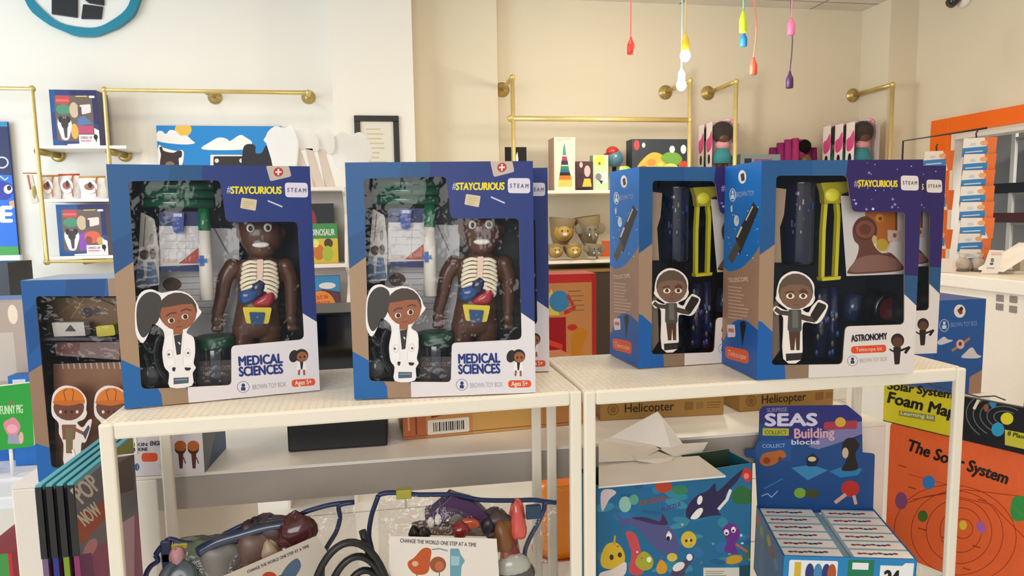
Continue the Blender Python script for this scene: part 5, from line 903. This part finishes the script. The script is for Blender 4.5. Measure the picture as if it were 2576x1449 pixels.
a.emit(mb); mb.box(xr2-.55, xr2, .0004, .02, zb2, zt2, '14408a'); mb.box(xr2-.6, xr2+.01, -.01, .03, zb2-.075, zb2-.001, 'e6eef4'); solo(mb, 'banner', PRINT, 'tall dark blue banner with white letter E and green base strip, left edge', 'banner', FBn)
abox('speaker_cabinet', 'black cabinet under the blue banner at the left edge', 'cabinet', 4.9, (-90, 662, 34, 1000), .3, '17191f', None, '101116', 0.001, mat=SATIN)
Yq = YB-.03; FQ = Fr((0, Yq, 0)); gQ = lambda x, y: (380+x/4.025, 280+y/4.025); eq = lambda x, y: FQ.y(*gQ(x, y)); a = Art(eq); zlow = eq(700, 900)[1]; xl = eq(64, 340)[0]; xr_ = eq(1325, 340)[0]; zh = eq(700, 148)[1]
a.baseuv('1b82c8', [(xl, zlow), (xr_, zlow), (xr_, zh), (xl, zh)]); a.poly('e8b84a', ellp(325, 185, 85, 74)); a.blob('efe9e4', [(64, 300), (64, 210), (110, 200), (150, 230), (190, 190), (250, 200), (300, 245), (360, 245), (410, 290), (440, 325), (300, 335)]); a.blob('f0eae4', [(520, 385), (600, 310), (690, 265), (770, 280), (800, 300), (900, 240), (960, 265), (1020, 310), (1000, 360), (900, 390)]); a.blob('d8eaf0', [(1140, 290), (1200, 230), (1330, 180), (1330, 300), (1200, 330)])
a.blob('f0eee8', [(75, 350), (130, 370), (250, 400), (320, 395), (330, 460), (290, 560), (80, 560)]); a.blob('3a2424', [(85, 370), (110, 360), (130, 400), (220, 420), (270, 400), (310, 405), (310, 460), (280, 480), (270, 560), (100, 560), (100, 440)]); a.ell('8a6a50', 190, 540, 46, 34); a.rr('e8dcd0', 600, 440, 960, 580); a.rr('2a2624', 632, 455, 940, 580, 20); a.ell('d8d4d0', 665, 500, 22); a.ell('d8d4d0', 915, 500, 22); a.blob('201e24', [(930, 400), (950, 345), (1000, 330), (1055, 350), (1060, 420), (1120, 420), (1165, 345), (1200, 420), (1230, 560), (940, 570)]); a.poly('26241f', [(1270, 235), (1325, 180), (1325, 250)])
mb = MB(); a.emit(mb); mb.box(xl, xr_, .0004, .02, zlow, zh, '1268a4'); solo(mb, 'sky_poster', PRINT, 'blue poster board with clouds and sun on the wall below the pipe', 'poster', FQ)
FFr = Fr((0, YC-.02, 0)); ef = lambda x, y: FFr.y(x, y); o_ = [ef(890, 290), ef(1000, 290)]; zb3 = ef(945, 470)[1]; x0, x1, z1 = o_[0][0], o_[1][0]+.008, o_[0][1]; t = thing('framed_certificate', 'black framed paper certificate on the column', 'picture', FFr); b_ = .043
mb = MB()
for q in ((x0, x1, z1-b_, z1), (x0, x1, zb3, zb3+b_), (x0, x0+b_, zb3+b_, z1-b_), (x1-b_, x1, zb3+b_, z1-b_)): mb.box(q[0], q[1], 0, .0195, q[2], q[3], '15130f')
mb.build('frame', SATIN, t, bev=.003); mb = MB(); a = Art(); a.base('ded8c8', x0+b_, zb3+b_, x1-b_, z1-b_); bars(a, 'c9bf9c', x0+.09, z1-.10, x1-.09, 9, -.035, .012, 3); a.emit(mb, (0, .012, 0)); mb.build('paper', PAPER, t)
# white display stand with cut-out heads on top
YD = 3.1; FD_ = Fr((0, YD, 0)); ed = lambda x, y, d=0: FD_.y(x, y, d); t = thing('white_book_stand', 'white shelf stand with plain white cut-out heads on top, between the medical kits', 'display stand', FD_)
xs0, xs1 = ed(690, 600)[0], ed(872, 600)[0]; DD = .26; mb = MB(); mb.box(xs0, xs1, DD-.012, DD, 0, ed(800, 466)[1], 'ece2d8'); mb.build('back_panel', SATIN, t)
zz = [ed(825, 470)[1], ed(825, 664)[1], ed(825, 780)[1], .35]
for z in zz: MB().box(xs0+.012, xs1-.012, 0, DD-.012, z-.016, z, 'f0e6dc').build('shelf', SATIN, t)
for x in (xs0, xs1-.012):
    mb = MB(); o2_ = [(0, 0)]
    for i in range(len(zz)-1): o2_ = o2_
    Pz = [(0, 0), (0, zz[2])]+[(.10+.10*cos(pi*i/6), zz[2]+(zz[1]-zz[2])*(.15+.7*i/6)) for i in range(0)]+[(.0, zz[2]+.02), (.12, zz[2]+.10), (.13, zz[1]-.06), (.0, zz[1]-.016), (0, zz[1]+.02), (.10, zz[1]+.22), (.05, zz[0]-.04), (0, zz[0]-.02), (0, zz[0]), (DD, zz[0]), (DD, 0)]
    vs = [(x, y, z) for y, z in Pz]+[(x+.012, y, z) for y, z in Pz]; n = len(Pz); mb.add(vs, [tuple(range(n)), tuple(range(n, 2*n))[::-1]]+[(i, i+n, (i+1) % n+n, (i+1) % n) for i in range(n)], 'f0e8e0'); mb.build('side_panel', SATIN, t)
def head(pts, d0, d1, col='f8f7f4'):
    mb = MB(); mb.prism([ed(*q, d0) for q in spl(pts, 3)], d0, d1, col); return mb.build('cut_out_head', PAPER, t, bev=.002)
head([(668, 345), (690, 318), (715, 322), (735, 315), (745, 340), (750, 375), (735, 470), (700, 470), (682, 400)], .02, .045)
head([(735, 340), (755, 322), (785, 330), (800, 350), (800, 380), (770, 376), (745, 376)], .10, .12)
head([(785, 345), (808, 324), (832, 330), (842, 352), (838, 385), (810, 382)], .16, .18)
head([(835, 350), (860, 330), (880, 340), (905, 332), (925, 350), (936, 385), (925, 410), (880, 440), (850, 430), (832, 390)], .20, .222)
for k, (xa_, xb_) in enumerate(((742, 770), (772, 795), (800, 822))):
    mb = MB(); mb.prism([ed(xa_-6, 372, .07), ed(xa_+12, 372, .07), ed(xb_+20, 470, .07), ed(xb_-8, 470, .07)], .07+.03*k, .085+.03*k, 'e8ddd4'); mb.build('slanted_rib', PAPER, t)
bk = [abox('dark_book', 'dark book on the upper shelf of the white stand, behind the dinosaur book', 'book', YD+.15, (770, 512, 841, 640), .02, '26292e', lambda a: a.ell('a8323a', .2, .3, .18, .2), '1a1c20', zz[1]+.001),
    abox('dinosaur_book', 'green and yellow picture book on the upper shelf of the white stand', 'book', YD+.05, (780, 562, 850, 662), .025, '3f8a4a', lambda a: (a.rr('d8b83a', 0, .38, 1, 1), a.text('DINOSAUR', 'dfe8d0', (.06, .3), (.9, .3), .16, .02), a.ell('4a3a1c', .66, .5, .16, .12), a.ell('c8702c', .3, .72, .2, .2), a.ell('a8b83a', .62, .76, .2, .2), a.ell('e8e07a', .2, .5, .12, .1)), '2f6a3a', zz[1]+.001),
    abox('picture_book', 'blue and orange picture book on the lower shelf of the white stand', 'book', YD+.05, (785, 694, 856, 778), .025, '3a88b8', lambda a: (a.poly('5a3a44', [(0, .5), (.4, .4), (1, .5), (1, 1), (0, 1)]), a.poly('e08a3a', ellp(.3, .95, .52, .5, 0, 20)), a.ell('e0dcd8', .55, .3, .3, .1), a.text('OUT IN', 'c8442c', (.1, .72), (.55, .7), .12, .03), a.text('SPACE', 'c8442c', (.1, .9), (.62, .9), .12, .03)), '5a4450', zz[2]+.001)]
# right wall: two pipe bays
YR = 5.1; t = thing('pipe_shelf', 'brass pipe shelf with a cross rail on the back wall, left bay', 'shelf', FZ, 'brass pipe shelf frames'); zR = aty(1735, 203, YR).z; xp = [aty(1290, 260, YR).x, aty(1735, 300, YR).x, aty(1850, 300, YR).x, aty(2242, 300, YR).x]; zrail = aty(1510, 300, YR).z
zq = [aty(1460, 478, YR).z, aty(1460, 655, YR).z]
def pole(t, x, ft):
    pipe(t, [V((x, YR, .3)), V((x, YR, zR))]); f = aty(ft[0], ft[1], YB if x > xn1 else YB); f = V((x, YB, zR)); mb = MB(); mb.lathe([(.06, 0), (.06, .008), (.034, .012), (.028, .03), (0, .03)], 'c2a868', (x, YB-.0005, zR), 20, MX.Rotation(pi/2, 4, 'X')); mb.build('wall_flange', BRASS, t); mb = MB(); mb.tube([(x, YR, zR), (x, YB-.004, zR)], .017, 'c8ae6e', 10); mb.build('wall_arm', BRASS, t)
pole(t, xp[0], (1262, 228)); pole(t, xp[1], (1665, 232)); pipe(t, [V((xp[0]-.02, YR, zrail)), V((xp[1], YR, zrail))], .019, 'cross_rail')
for z in zq: MB().box(xp[0]-.02, xp[1]+.02, YR+.02, YB-.001, z-.025, z, 'f2e6cf').build('shelf_board', SATIN, t, bev=.002)
t = thing('pipe_shelf', 'brass pipe shelf on the back wall, right bay with doll boxes', 'shelf', FZ, 'brass pipe shelf frames'); pole(t, xp[2], (1770, 235)); pole(t, xp[3], (2145, 240))
xd0 = xp[1]+.03
for z in zq: MB().box(xd0, xp[3]+.02, YR+.02, YB-.001, z-.025, z, 'f2e6cf').build('shelf_board', SATIN, t, bev=.002)
zsh = zq[0]+.001
abox('stacker_box', 'tall cream box with rainbow cone picture on the upper board', 'boxed toy', YR+.06, (1394, 345, 1447, 476), .2, 'eedcc4', lambda a: (a.poly('4a9a8a', [(.42, .22), (.5, .10), (.58, .34), (.4, .34)]), a.poly('a83a64', [(.38, .36), (.6, .36), (.63, .44), (.36, .44)]), a.poly('3a2a4a', [(.35, .44), (.64, .44), (.67, .52), (.32, .52)]), a.poly('2f8a5a', [(.31, .54), (.68, .54), (.7, .60), (.3, .60)]), a.poly('2a6a8a', [(.3, .60), (.7, .60), (.73, .66), (.28, .66)]), a.poly('2a241f', [(.27, .66), (.74, .66), (.78, .72), (.25, .72)]), a.poly('e0782c', [(.25, .72), (.79, .72), (.82, .80), (.22, .80)]), a.poly('ecc860', [(.2, .80), (.84, .80), (.86, .93), (.18, .93)]), a.text('STACKER', 'd8a890', (.15, .08), (.8, .05), .05, .02)), 'b08a78', zsh)
abox('dark_toy_box', 'small dark box with pink and yellow figure on the upper board', 'boxed toy', YR+.05, (1449, 406, 1492, 476), .08, '4a2a2c', lambda a: (a.ell('f0b8b0', .66, .34, .18, .2), a.ell('f0b8b0', .3, .12, .1, .1), a.poly('e8c050', [(.48, .6), (.84, .6), (.92, .88), (.36, .88)]), a.rr('2c2a3a', .1, .42, .4, .6), a.rr('1c1614', .05, .92, .8, 1)), '33201f', zsh)
abox('green_toy_box', 'pale green box with yellow bird on the upper board', 'boxed toy', YR+.06, (1492, 390, 1530, 476), .09, 'c4dcae', lambda a: (a.ell('f0dc50', .42, .16, .36, .17), a.ell('6a6a20', .42, .24, .08, .04), a.ell('8a7a9a', .35, .62, .2, .1), a.poly('3a3050', [(.35, .7), (.65, .74), (.55, .84)]), a.rr('d8ece0', .7, .5, .95, .8)), '9ab88a', zsh)
c = aty(1545, 398, YR+.26); mb = MB(); mb.ell(c, .075, '5f8fa4', n=20, k=14); mb.ell(c+V((-.02, -.02, .05)), (.055, .045, .045), 'c8382e'); mb.ell(c+V((-.075, -.02, .02)), .02, '8a3030'); mb.ell(c+V((-.01, -.07, .01)), .012, 'c8e0e8'); mb.lathe([(.05, zsh-c.z), (.05, zsh-c.z+.01), (.022, zsh-c.z+.02), (.018, -.06)], '1f1c1c', c, 14); solo(mb, 'ball_toy', GLOSS, 'blue and red ball toy on a short black foot on the upper board', 'toy')
c = aty(1572, 428, YR+.04); mb = MB(); mb.ell(V((c.x, c.y, c.z)), (.05, .04, .035), 'a8cc4a'); mb.ell((c.x-.03, c.y-.01, c.z+.01), (.02, .02, .02), 'dce8a0'); mb.lathe([(.05, zsh), (.05, c.z-.02)], 'd8c8a8', (c.x, c.y, 0), 16); solo(mb, 'green_toy', GLOSS, 'lime green toy on a round wooden block beside the ball toy', 'toy')
abox('game_carton', 'wide dark box with fruit pictures on the upper board beside the pole', 'boxed toy', YR+.07, (1590, 350, 1733, 476), .14, '3a3f45', lambda a: (a.ell('c8484a', .08, .12, .05, .1), a.ell('e8e0d8', .2, .12, .03, .05), a.blob('e8b84a', [(.08, .6), (.22, .36), (.38, .26), (.55, .34), (.62, .6), (.5, .9), (.2, .9)]), a.blob('7aa84a', [(.5, .38), (.62, .26), (.8, .28), (.88, .42), (.7, .55)]), a.blob('d8523a', [(.82, .5), (.95, .44), (.98, .7), (.84, .75)]), a.ell('f0d86a', .68, .6, .14, .12), a.ell('f2eee8', .7, .2, .05, .07), a.ell('f2eee8', .9, .2, .05, .09), a.ell('e8944a', .34, .46, .08, .07), a.ell('d8683a', .2, .58, .06, .06), a.ell('c8d86a', .5, .5, .05, .05)), '2a2f34', zsh)
abox('black_sign', 'small black card sign with a white mark on the upper board, left end', 'sign', YR+.05, (1271, 370, 1325, 476), .012, '17150f', lambda a: (a.poly('f0ece4', [(.45, .25), (.58, .1), (.62, .3), (.5, .42)], .03), a.rr('f0ece4', .1, .66, .9, .92)), '100e0a', zsh)
# burlap animal puppets on the lower board
zl = zq[1]+.001
def puppet(px, py, R, L, lean, face, lab, kind, Y):
    c = aty(px, py, Y); fr = Fr((c.x, Y, c.z)); t = thing('animal_puppet', lab, 'puppet', fr, 'burlap animal puppets'); rot = MX.Rotation(radians(lean), 4, 'Y')
    mb = MB(); mb.lathe([(.0, -L*.55), (R*.45, -L*.5), (R*.8, -L*.15), (R*.95, L*.2), (R*1.05, L*.45), (R*.98, L*.46), (R*.7, L*.3)], '8f7d5e', n=18, M=rot); mb.build('burlap_cone', CLOTH, t)
    mb = MB(); mb.ell((0, -R*.75, 0), (R*.55, R*.5, R*.52), face); 
    if kind == 'lion': mb.lathe([(R*.5, -.01), (R*.8, 0), (R*.5, .01)], 'b8924e', (0, -R*.7, 0), 16, MX.Rotation(pi/2, 4, 'X')); mb.ell((0, -R*1.22, -R*.16), (R*.2, R*.16, R*.16), 'e8d8c0')
    else:
        mb.tube([(0, -R*1.1, -.0), (0, -R*1.35, -R*.4), (R*.05, -R*1.3, -R*.9)], [R*.2, R*.15, R*.1], face, 10)
        for s_ in (-1, 1): mb.ell((s_*R*.85, -R*.5, R*.15), (R*.36, R*.08, R*.42), '8a8270'); mb.tube([(s_*R*.22, -R*1.15, -R*.25), (s_*R*.3, -R*1.3, -R*.4)], [R*.08, R*.03], 'f0ead8', 8)
    mb.build('animal_face', CLOTH, t)
    mb = MB()
    for s_ in (-1, 1): mb.ell((s_*R*.22, -R*1.2, R*.12), R*.07, '15110c', n=8, k=6)
    mb.build('eye', GLOSS, t)
puppet(1412, 584, .105, .25, 6, 'c2a05c', 'burlap puppet with lion face, upper left of the heap on the lower board', 'lion', YR+.27)
puppet(1480, 580, .105, .25, -7, '857d6c', 'burlap puppet with grey elephant face, upper right of the heap on the lower board', 'elephant', YR+.27)
puppet(1396, 630, .07, .1, 4, 'b3985e', 'burlap puppet with tan face, lower left of the heap on the lower board', 'lion', YR+.07)
puppet(1440, 630, .076, .1, -4, 'c0a458', 'burlap puppet with yellow lion face, lower middle of the heap', 'lion', YR+.07)
puppet(1492, 628, .074, .1, 6, '7f776a', 'small burlap puppet with grey elephant face, lower right of the heap', 'elephant', YR+.07)
abox('orange_card', 'small orange card behind the puppets on the lower board', 'card', YR+.40, (1515, 606, 1536, 654), .01, 'e0682c', None, 'c8501c', zl)
mb = MB(); mb.box(xp[0]+.3, xp[0]+1.0, YR-.02, YB-.001, 0, zq[1]-.09, '3a2a1c'); mb.box(xp[0]+.28, xp[0]+1.02, YR-.03, YB-.001, zq[1]-.09, zq[1]-.07, '8a6a3c'); solo(mb, 'base_cabinet', SATIN, 'dark brown cabinet under the puppet shelf', 'cabinet')
# boxed dolls
def dollbox(fr, lab):
    t = thing('doll_box', lab, 'boxed doll', fr, 'boxed dolls on the right bay'); W_, D_, H_ = .23, .11, HB
    mb = MB(); mb.box(0, W_, D_-.003, D_, 0, H_*.94, 'd8a8b8'); mb.box(0, W_, 0, D_, 0, .012, '8a6a84'); mb.box(W_-.003, W_, 0, D_, 0, H_*.9, 'c8b8b0')
    a = Art(lambda u, v: (u*D_, (1-v)*H_)); a.base('eadcd2', 0, 0, D_, H_*.92); a.blob('d84a82', [(.1, .32), (.5, .28), (.9, .2), (.95, .4), (.5, .48), (.15, .46)]); a.ell('2a2024', .5, .58, .2, .07); a.ell('8a5a50', .5, .76, .16, .05); a.emit(mb, (0, D_, 0), (0, -1, 0)); mb.build('box_card', PRINT, t)
    mb = MB(); mb.add([(.002, .001, .012), (W_-.002, .001, .012), (W_-.002, .001, H_*.9), (.002, .001, H_*.9), (.002, D_-.004, H_), (W_-.002, D_-.004, H_)], [(0, 1, 2, 3), (3, 2, 5, 4)], 'ffffff'); mb.build('clear_front', FILM, t)
    k = H_/.55; zd = lambda f: H_*f; cx = W_/2
    mb = MB(); mb.loft([((cx, .055, zd(.36)), .085, .04), ((cx, .055, zd(.46)), .078, .038), ((cx, .055, zd(.565)), .05, .03)], '3f8f96'); d = mb.build('doll_skirt', CLOTH, t); mb = MB(); mb.loft([((cx, .055, zd(.565)), .052, .03), ((cx, .055, zd(.62)), .062, .034), ((cx, .055, zd(.665)), .045, .028)], 'e0a0a4'); mb.build('doll_top', CLOTH, t)
    mb = MB(); mb.ell((cx, .05, zd(.715)), (.055, .042, .05), '5a3a2c'); mb.build('doll_head', SATIN, t); mb = MB(); mb.ell((cx, .056, zd(.79)), (.096, .048, .088), '3a3433'); mb.build('doll_hair', CLOTH, t)
    mb = MB()
    for sx in (-1, 1): mb.tube([(cx+sx*.03, .055, zd(.37)), (cx+sx*.032, .05, zd(.04))], .022, '5a3a2c', 10)
    mb.build('doll_legs', SATIN, t)
    mb = MB(); mb.ell((W_*.72, .05, H_*.955), (.03, .02, .016), 'e0a8bc'); mb.ell((W_*.86, .05, H_*.93), (.02, .02, .02), 'd88aa0'); mb.build('pink_bow', SATIN, t)
    return t
HB = aty(1815, 292, YR+.12).z-zsh
pb = None
for px, dy, lab in ((1757, .22, 'boxed doll at the back of the pair beside the middle pole'), (1777, .09, 'boxed doll at the front of the pair beside the middle pole'), (2070, .235, 'boxed doll at the back of the row of three by the right pole'), (2100, .12, 'boxed doll in the middle of the row of three by the right pole'), (2128, .005, 'boxed doll at the front of the row of three by the right pole')):
    y = YR+.03+dy-.015; q = aty(px, 400, y+.10); fr = Fr((q.x, y, zsh))
    if pb is None: pb = dollbox(fr, lab)
    else: dup(pb, fr, lab)
t = thing('plush_castle', 'purple plush with lobed back and dark haired doll on the right bay', 'plush toy', Fr((aty(2000, 390, YR+.34).x, YR+.34, zsh))); mb = MB(); q0 = t.matrix_world.translation.copy() if False else V((aty(2000, 390, YR+.34).x, YR+.12, zsh))
hp = aty(2000, 345, YR+.34).z-zsh
for i in range(7): x = -.19+i*.063; hh = hp*(.78+.22*sin(pi*(i+.5)/7)); mb.tube([(x, .03*abs(i-3)/3, 0), (x, .03*abs(i-3)/3, hh*.5), (x, .03*abs(i-3)/3, hh-.01)], [.036, .038, .03], ('7a2a5e', '8f2f68', '9c3470', 'a83a70', '9a3266', '6c2450', '6c2450')[i], 10)
mb.build('plush_back', CLOTH, t); mb = MB(); mb.ell((.08, -.03, hp*.55), (.05, .045, .055), '6a4528'); mb.build('doll_head', SATIN, t); mb = MB(); mb.ell((.08, -.012, hp*.82), (.056, .045, .06), '17110f'); mb.build('doll_hair', CLOTH, t)
abox('flat_box', 'flat grey green box lying on the right bay beside the purple plush', 'box', YR+.05, (1862, 388, 1962, 476), .16, '7f8c88', lambda a: (a.rr('2a2a3a', .1, .12, .28, .3), a.rr('9a4a74', .35, .14, .8, .24)), '6a7672', zsh)
# ------------------------------------------------------------------ hanging lamps
def pendant(px, py0, py1, col, cord, lab, lit=0, Y=4.2, kink=0, sw=.024):
    p = aty(px, py1, Y); top = aty(px, py0, Y); fr = Fr((p.x, Y, p.z)); t = thing('pendant_lamp', lab, 'lamp', fr, 'coloured pendant lamps'); h_ = top.z-p.z
    mb = MB(); mb.lathe([(sw*.86, 0), (sw, .004), (sw, h_*.55), (sw*.92, h_*.62), (sw*.42, h_*.86), (sw*.3, h_), (0, h_)], col, n=16); mb.build('socket', SATIN, t)
    mb = MB(); zc = ZC-p.z; mb.tube(spl([(0, 0, h_), (kink, 0, h_+(zc-h_)*.25), (-kink*.4, 0, h_+(zc-h_)*.55), (0, 0, zc)], 5, False), .0042, cord, 6); mb.lathe([(.05, zc-.022), (.045, zc-.001), (0, zc-.001)], col, n=16) ; mb.build('cord', SATIN, t)
    if lit:
        mb = MB(); mb.ell((0, 0, -.03), (.032, .032, .038), 'ffffff'); mb.build('bulb', BULB, t)
        l = bpy.data.lights.new('bulb_light', 'POINT'); l.energy = lit; l.color = (1, .93, .8); l.shadow_soft_size = .05; o = bpy.data.objects.new('bulb_light', l); COL.objects.link(o); o.parent = t; o.location = (0, -.0, -.12)
pendant(1587, 94, 137, 'e8433c', 'e8686a', 'red pendant lamp without bulb, leftmost of the hanging lamps')
pendant(1724, 84, 128, 'f2c832', 'f0c85a', 'yellow pendant lamp with lit bulb', 14)
pendant(1714, 172, 202, '6cc8e8', 'a8d8e4', 'light blue pendant lamp with lit bulb just below the yellow one', 14, 4.3)
pendant(1869, 24, 82, 'c8e63a', '9adc7a', 'lime green pendant lamp hanging above the blue socket')
pendant(1870, 80, 117, '2f86d8', '5ab8d8', 'blue pendant lamp right below the lime green one', 0, 4.32)
pendant(1895, 145, 188, 'f26048', 'f2907a', 'coral pendant lamp without bulb between the blue and pink ones', 0, 4.2, .015)
pendant(1990, 44, 88, 'f47aa8', 'f08ab0', 'pink pendant lamp above the purple one', 0, 4.2)
pendant(1986, 180, 222, '4a2a5a', '5a4060', 'dark purple pendant lamp, lowest one on the right', 0, 4.32, .012)
c = atx(2428, -4, DOORX); t = thing('security_camera', 'black security camera on a white base high on the right wall', 'camera', Fr(c)); mb = MB(); mb.lathe([(.07, 0), (.07, .02), (.05, .05), (0, .055)], 'e8e2d8', (0, 0, .0), 20, MX.Rotation(-pi/2, 4, 'Y')); mb.build('base', SATIN, t); mb = MB(); mb.tube([(-.03, 0, .02), (-.09, 0, -.01), (-.13, -.0, -.045)], [.03, .042, .038], '16161a', 14); mb.build('body', GLOSS, t)
# ------------------------------------------------------------------ counter by the door
CZ = 1.0; p = atz(2576, 705, CZ); q = atz(2368, 690, CZ); CX = (p.x+q.x)/2
t = thing('service_counter', 'white service counter in front of the orange framed opening', 'counter', Fr((CX, 1.7, 0))); MB().box(0, .75, 0, 1.9, CZ-.06, CZ, 'f2e8d8').build('counter_top', SATIN, t, bev=.005); MB().box(.02, .73, .02, 1.88, 0, CZ-.06, 'ece0d0').build('counter_body', SATIN, t)
for x_, y_ in ((2516, 750), (2550, 753), (2515, 772), (2549, 778)):
    u = atx(x_, y_, CX+.02); MB().box(.0165, .0199, u.y-1.7-.018, u.y-1.7+.018, u.z-.015, u.z+.015, '8a8078').build('sticker', PRINT, t, bev=.002)
z_ = CZ+.001
def on(px, py, X): return atx(px, py, X)
p = atz(2368, 686, z_); abox('white_box', 'small white box on the counter, left end', 'box', p.y+.0, (2366, 652, 2396, 686), .08, 'efe6dc', None, 'e4dacc', z_)
for k, (px, lab) in enumerate(((2422, 'left one of two small silver gift bags on the counter'), (2458, 'right one of two small silver gift bags on the counter'))):
    p = atz(px, 682, z_); mb = MB(); mb.ell((0, 0, .035), (.035, .03, .034), 'b8aa9c'); mb.ell((.02, -.012, .028), (.022, .022, .026), '8a7a70'); mb.lathe([(.02, .06), (.008, .068), (.026, .085)], 'cbbfb2', n=12); mb.lathe([(.028, 0), (.03, .01)], '6a5e58', n=12); solo(mb, 'gift_bag', SATIN, lab, 'bag', Fr(p), 'silver gift bags')
FE2 = Fr(atz(2488, 690, z_), -12); ee = lambda x, y: FE2.y(2240+x/3.295, 260+y/3.293); mb = MB(); a = Art(ee); O = [(825, 1215), (945, 1218), (890, 1412), (755, 1408)]; a.baseuv('eee8e0', [ee(*q_) for q_ in O]); bars(a, 'd8907a', 835, 1240, 920, 2, 14, 6, 2); a.ell('7a8480', 845, 1300, 14, 20); a.ell('5a5e60', 838, 1330, 16, 10); a.line('b8b0a8', [(800, 1365), (860, 1365)], 12); a.emit(mb); mb.prism([ee(*q_) for q_ in O], .0005, .004, 'e0d8cc'); mb.tube([(.0, .004, .1), (.01, .06, .002)], .004, 'd8d0c4', 6); solo(mb, 'tabletop_sign', PAPER, 'small white tabletop sign leaning on the counter', 'sign', FE2)
p = atz(2552, 690, z_); mb = MB(); mb.add([(-.06, 0, .012), (.16, 0, .13), (.16, .012, .14), (-.06, .012, .022), (-.06, .14, .012), (.16, .14, .13), (.16, .14, .14), (-.06, .14, .022)], [(0, 1, 2, 3), (7, 6, 5, 4), (3, 2, 6, 7), (0, 4, 5, 1), (1, 5, 6, 2), (0, 3, 7, 4)], 'f0e8da'); mb.box(.02, .15, .02, .12, 0, .012, 'd8ccbc'); mb.box(.08, .10, .05, .09, .012, .09, 'd0c4b4'); solo(mb, 'tablet_stand', SATIN, 'white sloping tablet stand on the counter at the right edge', 'tablet stand', Fr(p))
# wire stand with strips of sachets
XW = CX+.3; k0 = atx(2289, 395, XW); k1 = atx(2289, 352, XW); k2 = atx(2480, 318, XW); yb_ = min(k0.y, 3.5)
t = thing('strip_stand', 'thin black wire stand holding the sachet strips on the counter', 'stand', Fr((XW, 3.4, z_))); k2 = aty(2482, 322, k1.y) if False else atx(2482, 322, XW); T_ = MX.Translation(V((-XW, -3.4, -z_)))
pz = [T_ @ v for v in (V((XW, 3.55, z_+.004)), V((XW, 3.55, k1.z)), V((XW, k2.y, k2.z)))]
mb = MB(); mb.lathe([(.07, 0), (.07, .006), (0, .008)], '1a1816', (0, .15, 0), 18); mb.tube(pz, .0055, '1a1816', 8); mb.build('wire_frame', BLACKM, t)
def strip(px, ytop, ybot, n, lab, pks, dx):
    A = atx(px, ytop, XW); B_ = atx(px+dx, ybot, XW); 
    mb = MB(); mb.box(-.004, .0, -.02, .02, 0, A.z-B_.z+.08, 'e89058'); mb.tube([(0, 0, A.z-B_.z+.06), (0, .01, A.z-B_.z+.12), (0, 0, A.z-B_.z+.13)], .004, '1c1a18', 6); solo(mb, 'clip_strip', SATIN, lab, 'strip', Fr((XW+.012, A.y, B_.z-.04)))
    for i in range(n):
        f_ = i/(n-1) if n > 1 else 0; z = A.z+(B_.z-A.z)*f_; fr = Fr((XW, A.y, z), 0); wv = pks
        yaw = -24+random.uniform(-8, 8); fr = Fr((XW-.012-.002*(n-i), A.y-.05+random.uniform(-.008, .008), z), yaw, 10)
        nm = lab_k[i] if n > 5 else lab_s[i]
        mb = MB(); a = Art(lambda u, v: (-.072+u*.144, .05-v*.105)); a.baseuv('ece2d6', [(-.072, -.055), (.072, -.055), (.072, .05), (-.072, .05)]); a.poly('e8763a', [(.62, 0), (1, 0), (1, 1), (.86, 1), (.72, .5)]); a.poly('3f84bc', [(0, .46), (.74, .40), (.78, .86), (0, .92)]); a.poly('e4ecf2', [(0, .88), (.76, .84), (.76, .96), (0, 1)]); a.line('c8d8e4', [(.1, .66), (.6, .62)], .06); a.ell('e8a878', .62, .25, .12, .12); a.ell('c8d0e0', .3, .3, .1, .08); a.emit(mb, (0, -.004, 0)); mb.sheet(lambda u, v: (-.072+.144*u, .003*sin(pi*u), -.055+.105*v), 6, 4, 'd8602c'); solo(mb, 'sachet', PRINT, nm, 'sachet', fr, 'sachets on the hanging strips')
lab_k = ['orange and blue sachet, topmost on the strip beside the opening', 'second sachet from the top on the strip beside the opening', 'third sachet from the top on the strip beside the opening', 'fourth sachet from the top on the strip beside the opening', 'fourth sachet from the bottom on the strip beside the opening', 'third sachet from the bottom on the strip beside the opening', 'second sachet from the bottom on the strip beside the opening', 'bottom sachet on the strip beside the opening, above the white counter']
lab_s = ['topmost sachet on the half hidden strip behind the astronomy kits', 'middle sachet on the half hidden strip behind the astronomy kits', 'bottom sachet on the half hidden strip behind the astronomy kits']
strip(2452, 375, 650, 8, 'orange hanging clip strip full of sachets beside the opening', .0, -6); strip(2352, 405, 600, 3, 'orange hanging clip strip half hidden behind the astronomy kits', .0, -8)
# storeroom shelf seen through the opening
xk = DOORX+1.15; t = thing('storeroom_shelf', 'grey metal shelf in the room behind the orange framed opening', 'shelf', Fr((xk, 0, 0)))
ya, yb2 = atx(2552, 400, xk).y, 3.0
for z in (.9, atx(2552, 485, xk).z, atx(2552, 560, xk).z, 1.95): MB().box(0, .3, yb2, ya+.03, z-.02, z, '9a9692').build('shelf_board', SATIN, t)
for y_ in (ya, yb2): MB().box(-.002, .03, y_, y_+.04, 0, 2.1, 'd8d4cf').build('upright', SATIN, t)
for (py0, py1, c, nm, lb) in ((458, 484, '15130f', 'black_binder', 'black box on the upper storeroom shelf'), (535, 559, '55221f', 'maroon_box', 'maroon box on the lower storeroom shelf')):
    u0, u1 = atx(2500, py1, xk-.01), atx(2530, py0, xk-.01); zb_ = (atx(2552, 485, xk).z if py0 < 500 else atx(2552, 560, xk).z)+.001; mb = MB(); mb.box(-.01, .25, 0, .9, 0, u1.z-u0.z, c); o = solo(mb, nm, SATIN, lb, 'box', Fr((xk, u0.y-.85, zb_)), bev=.004)
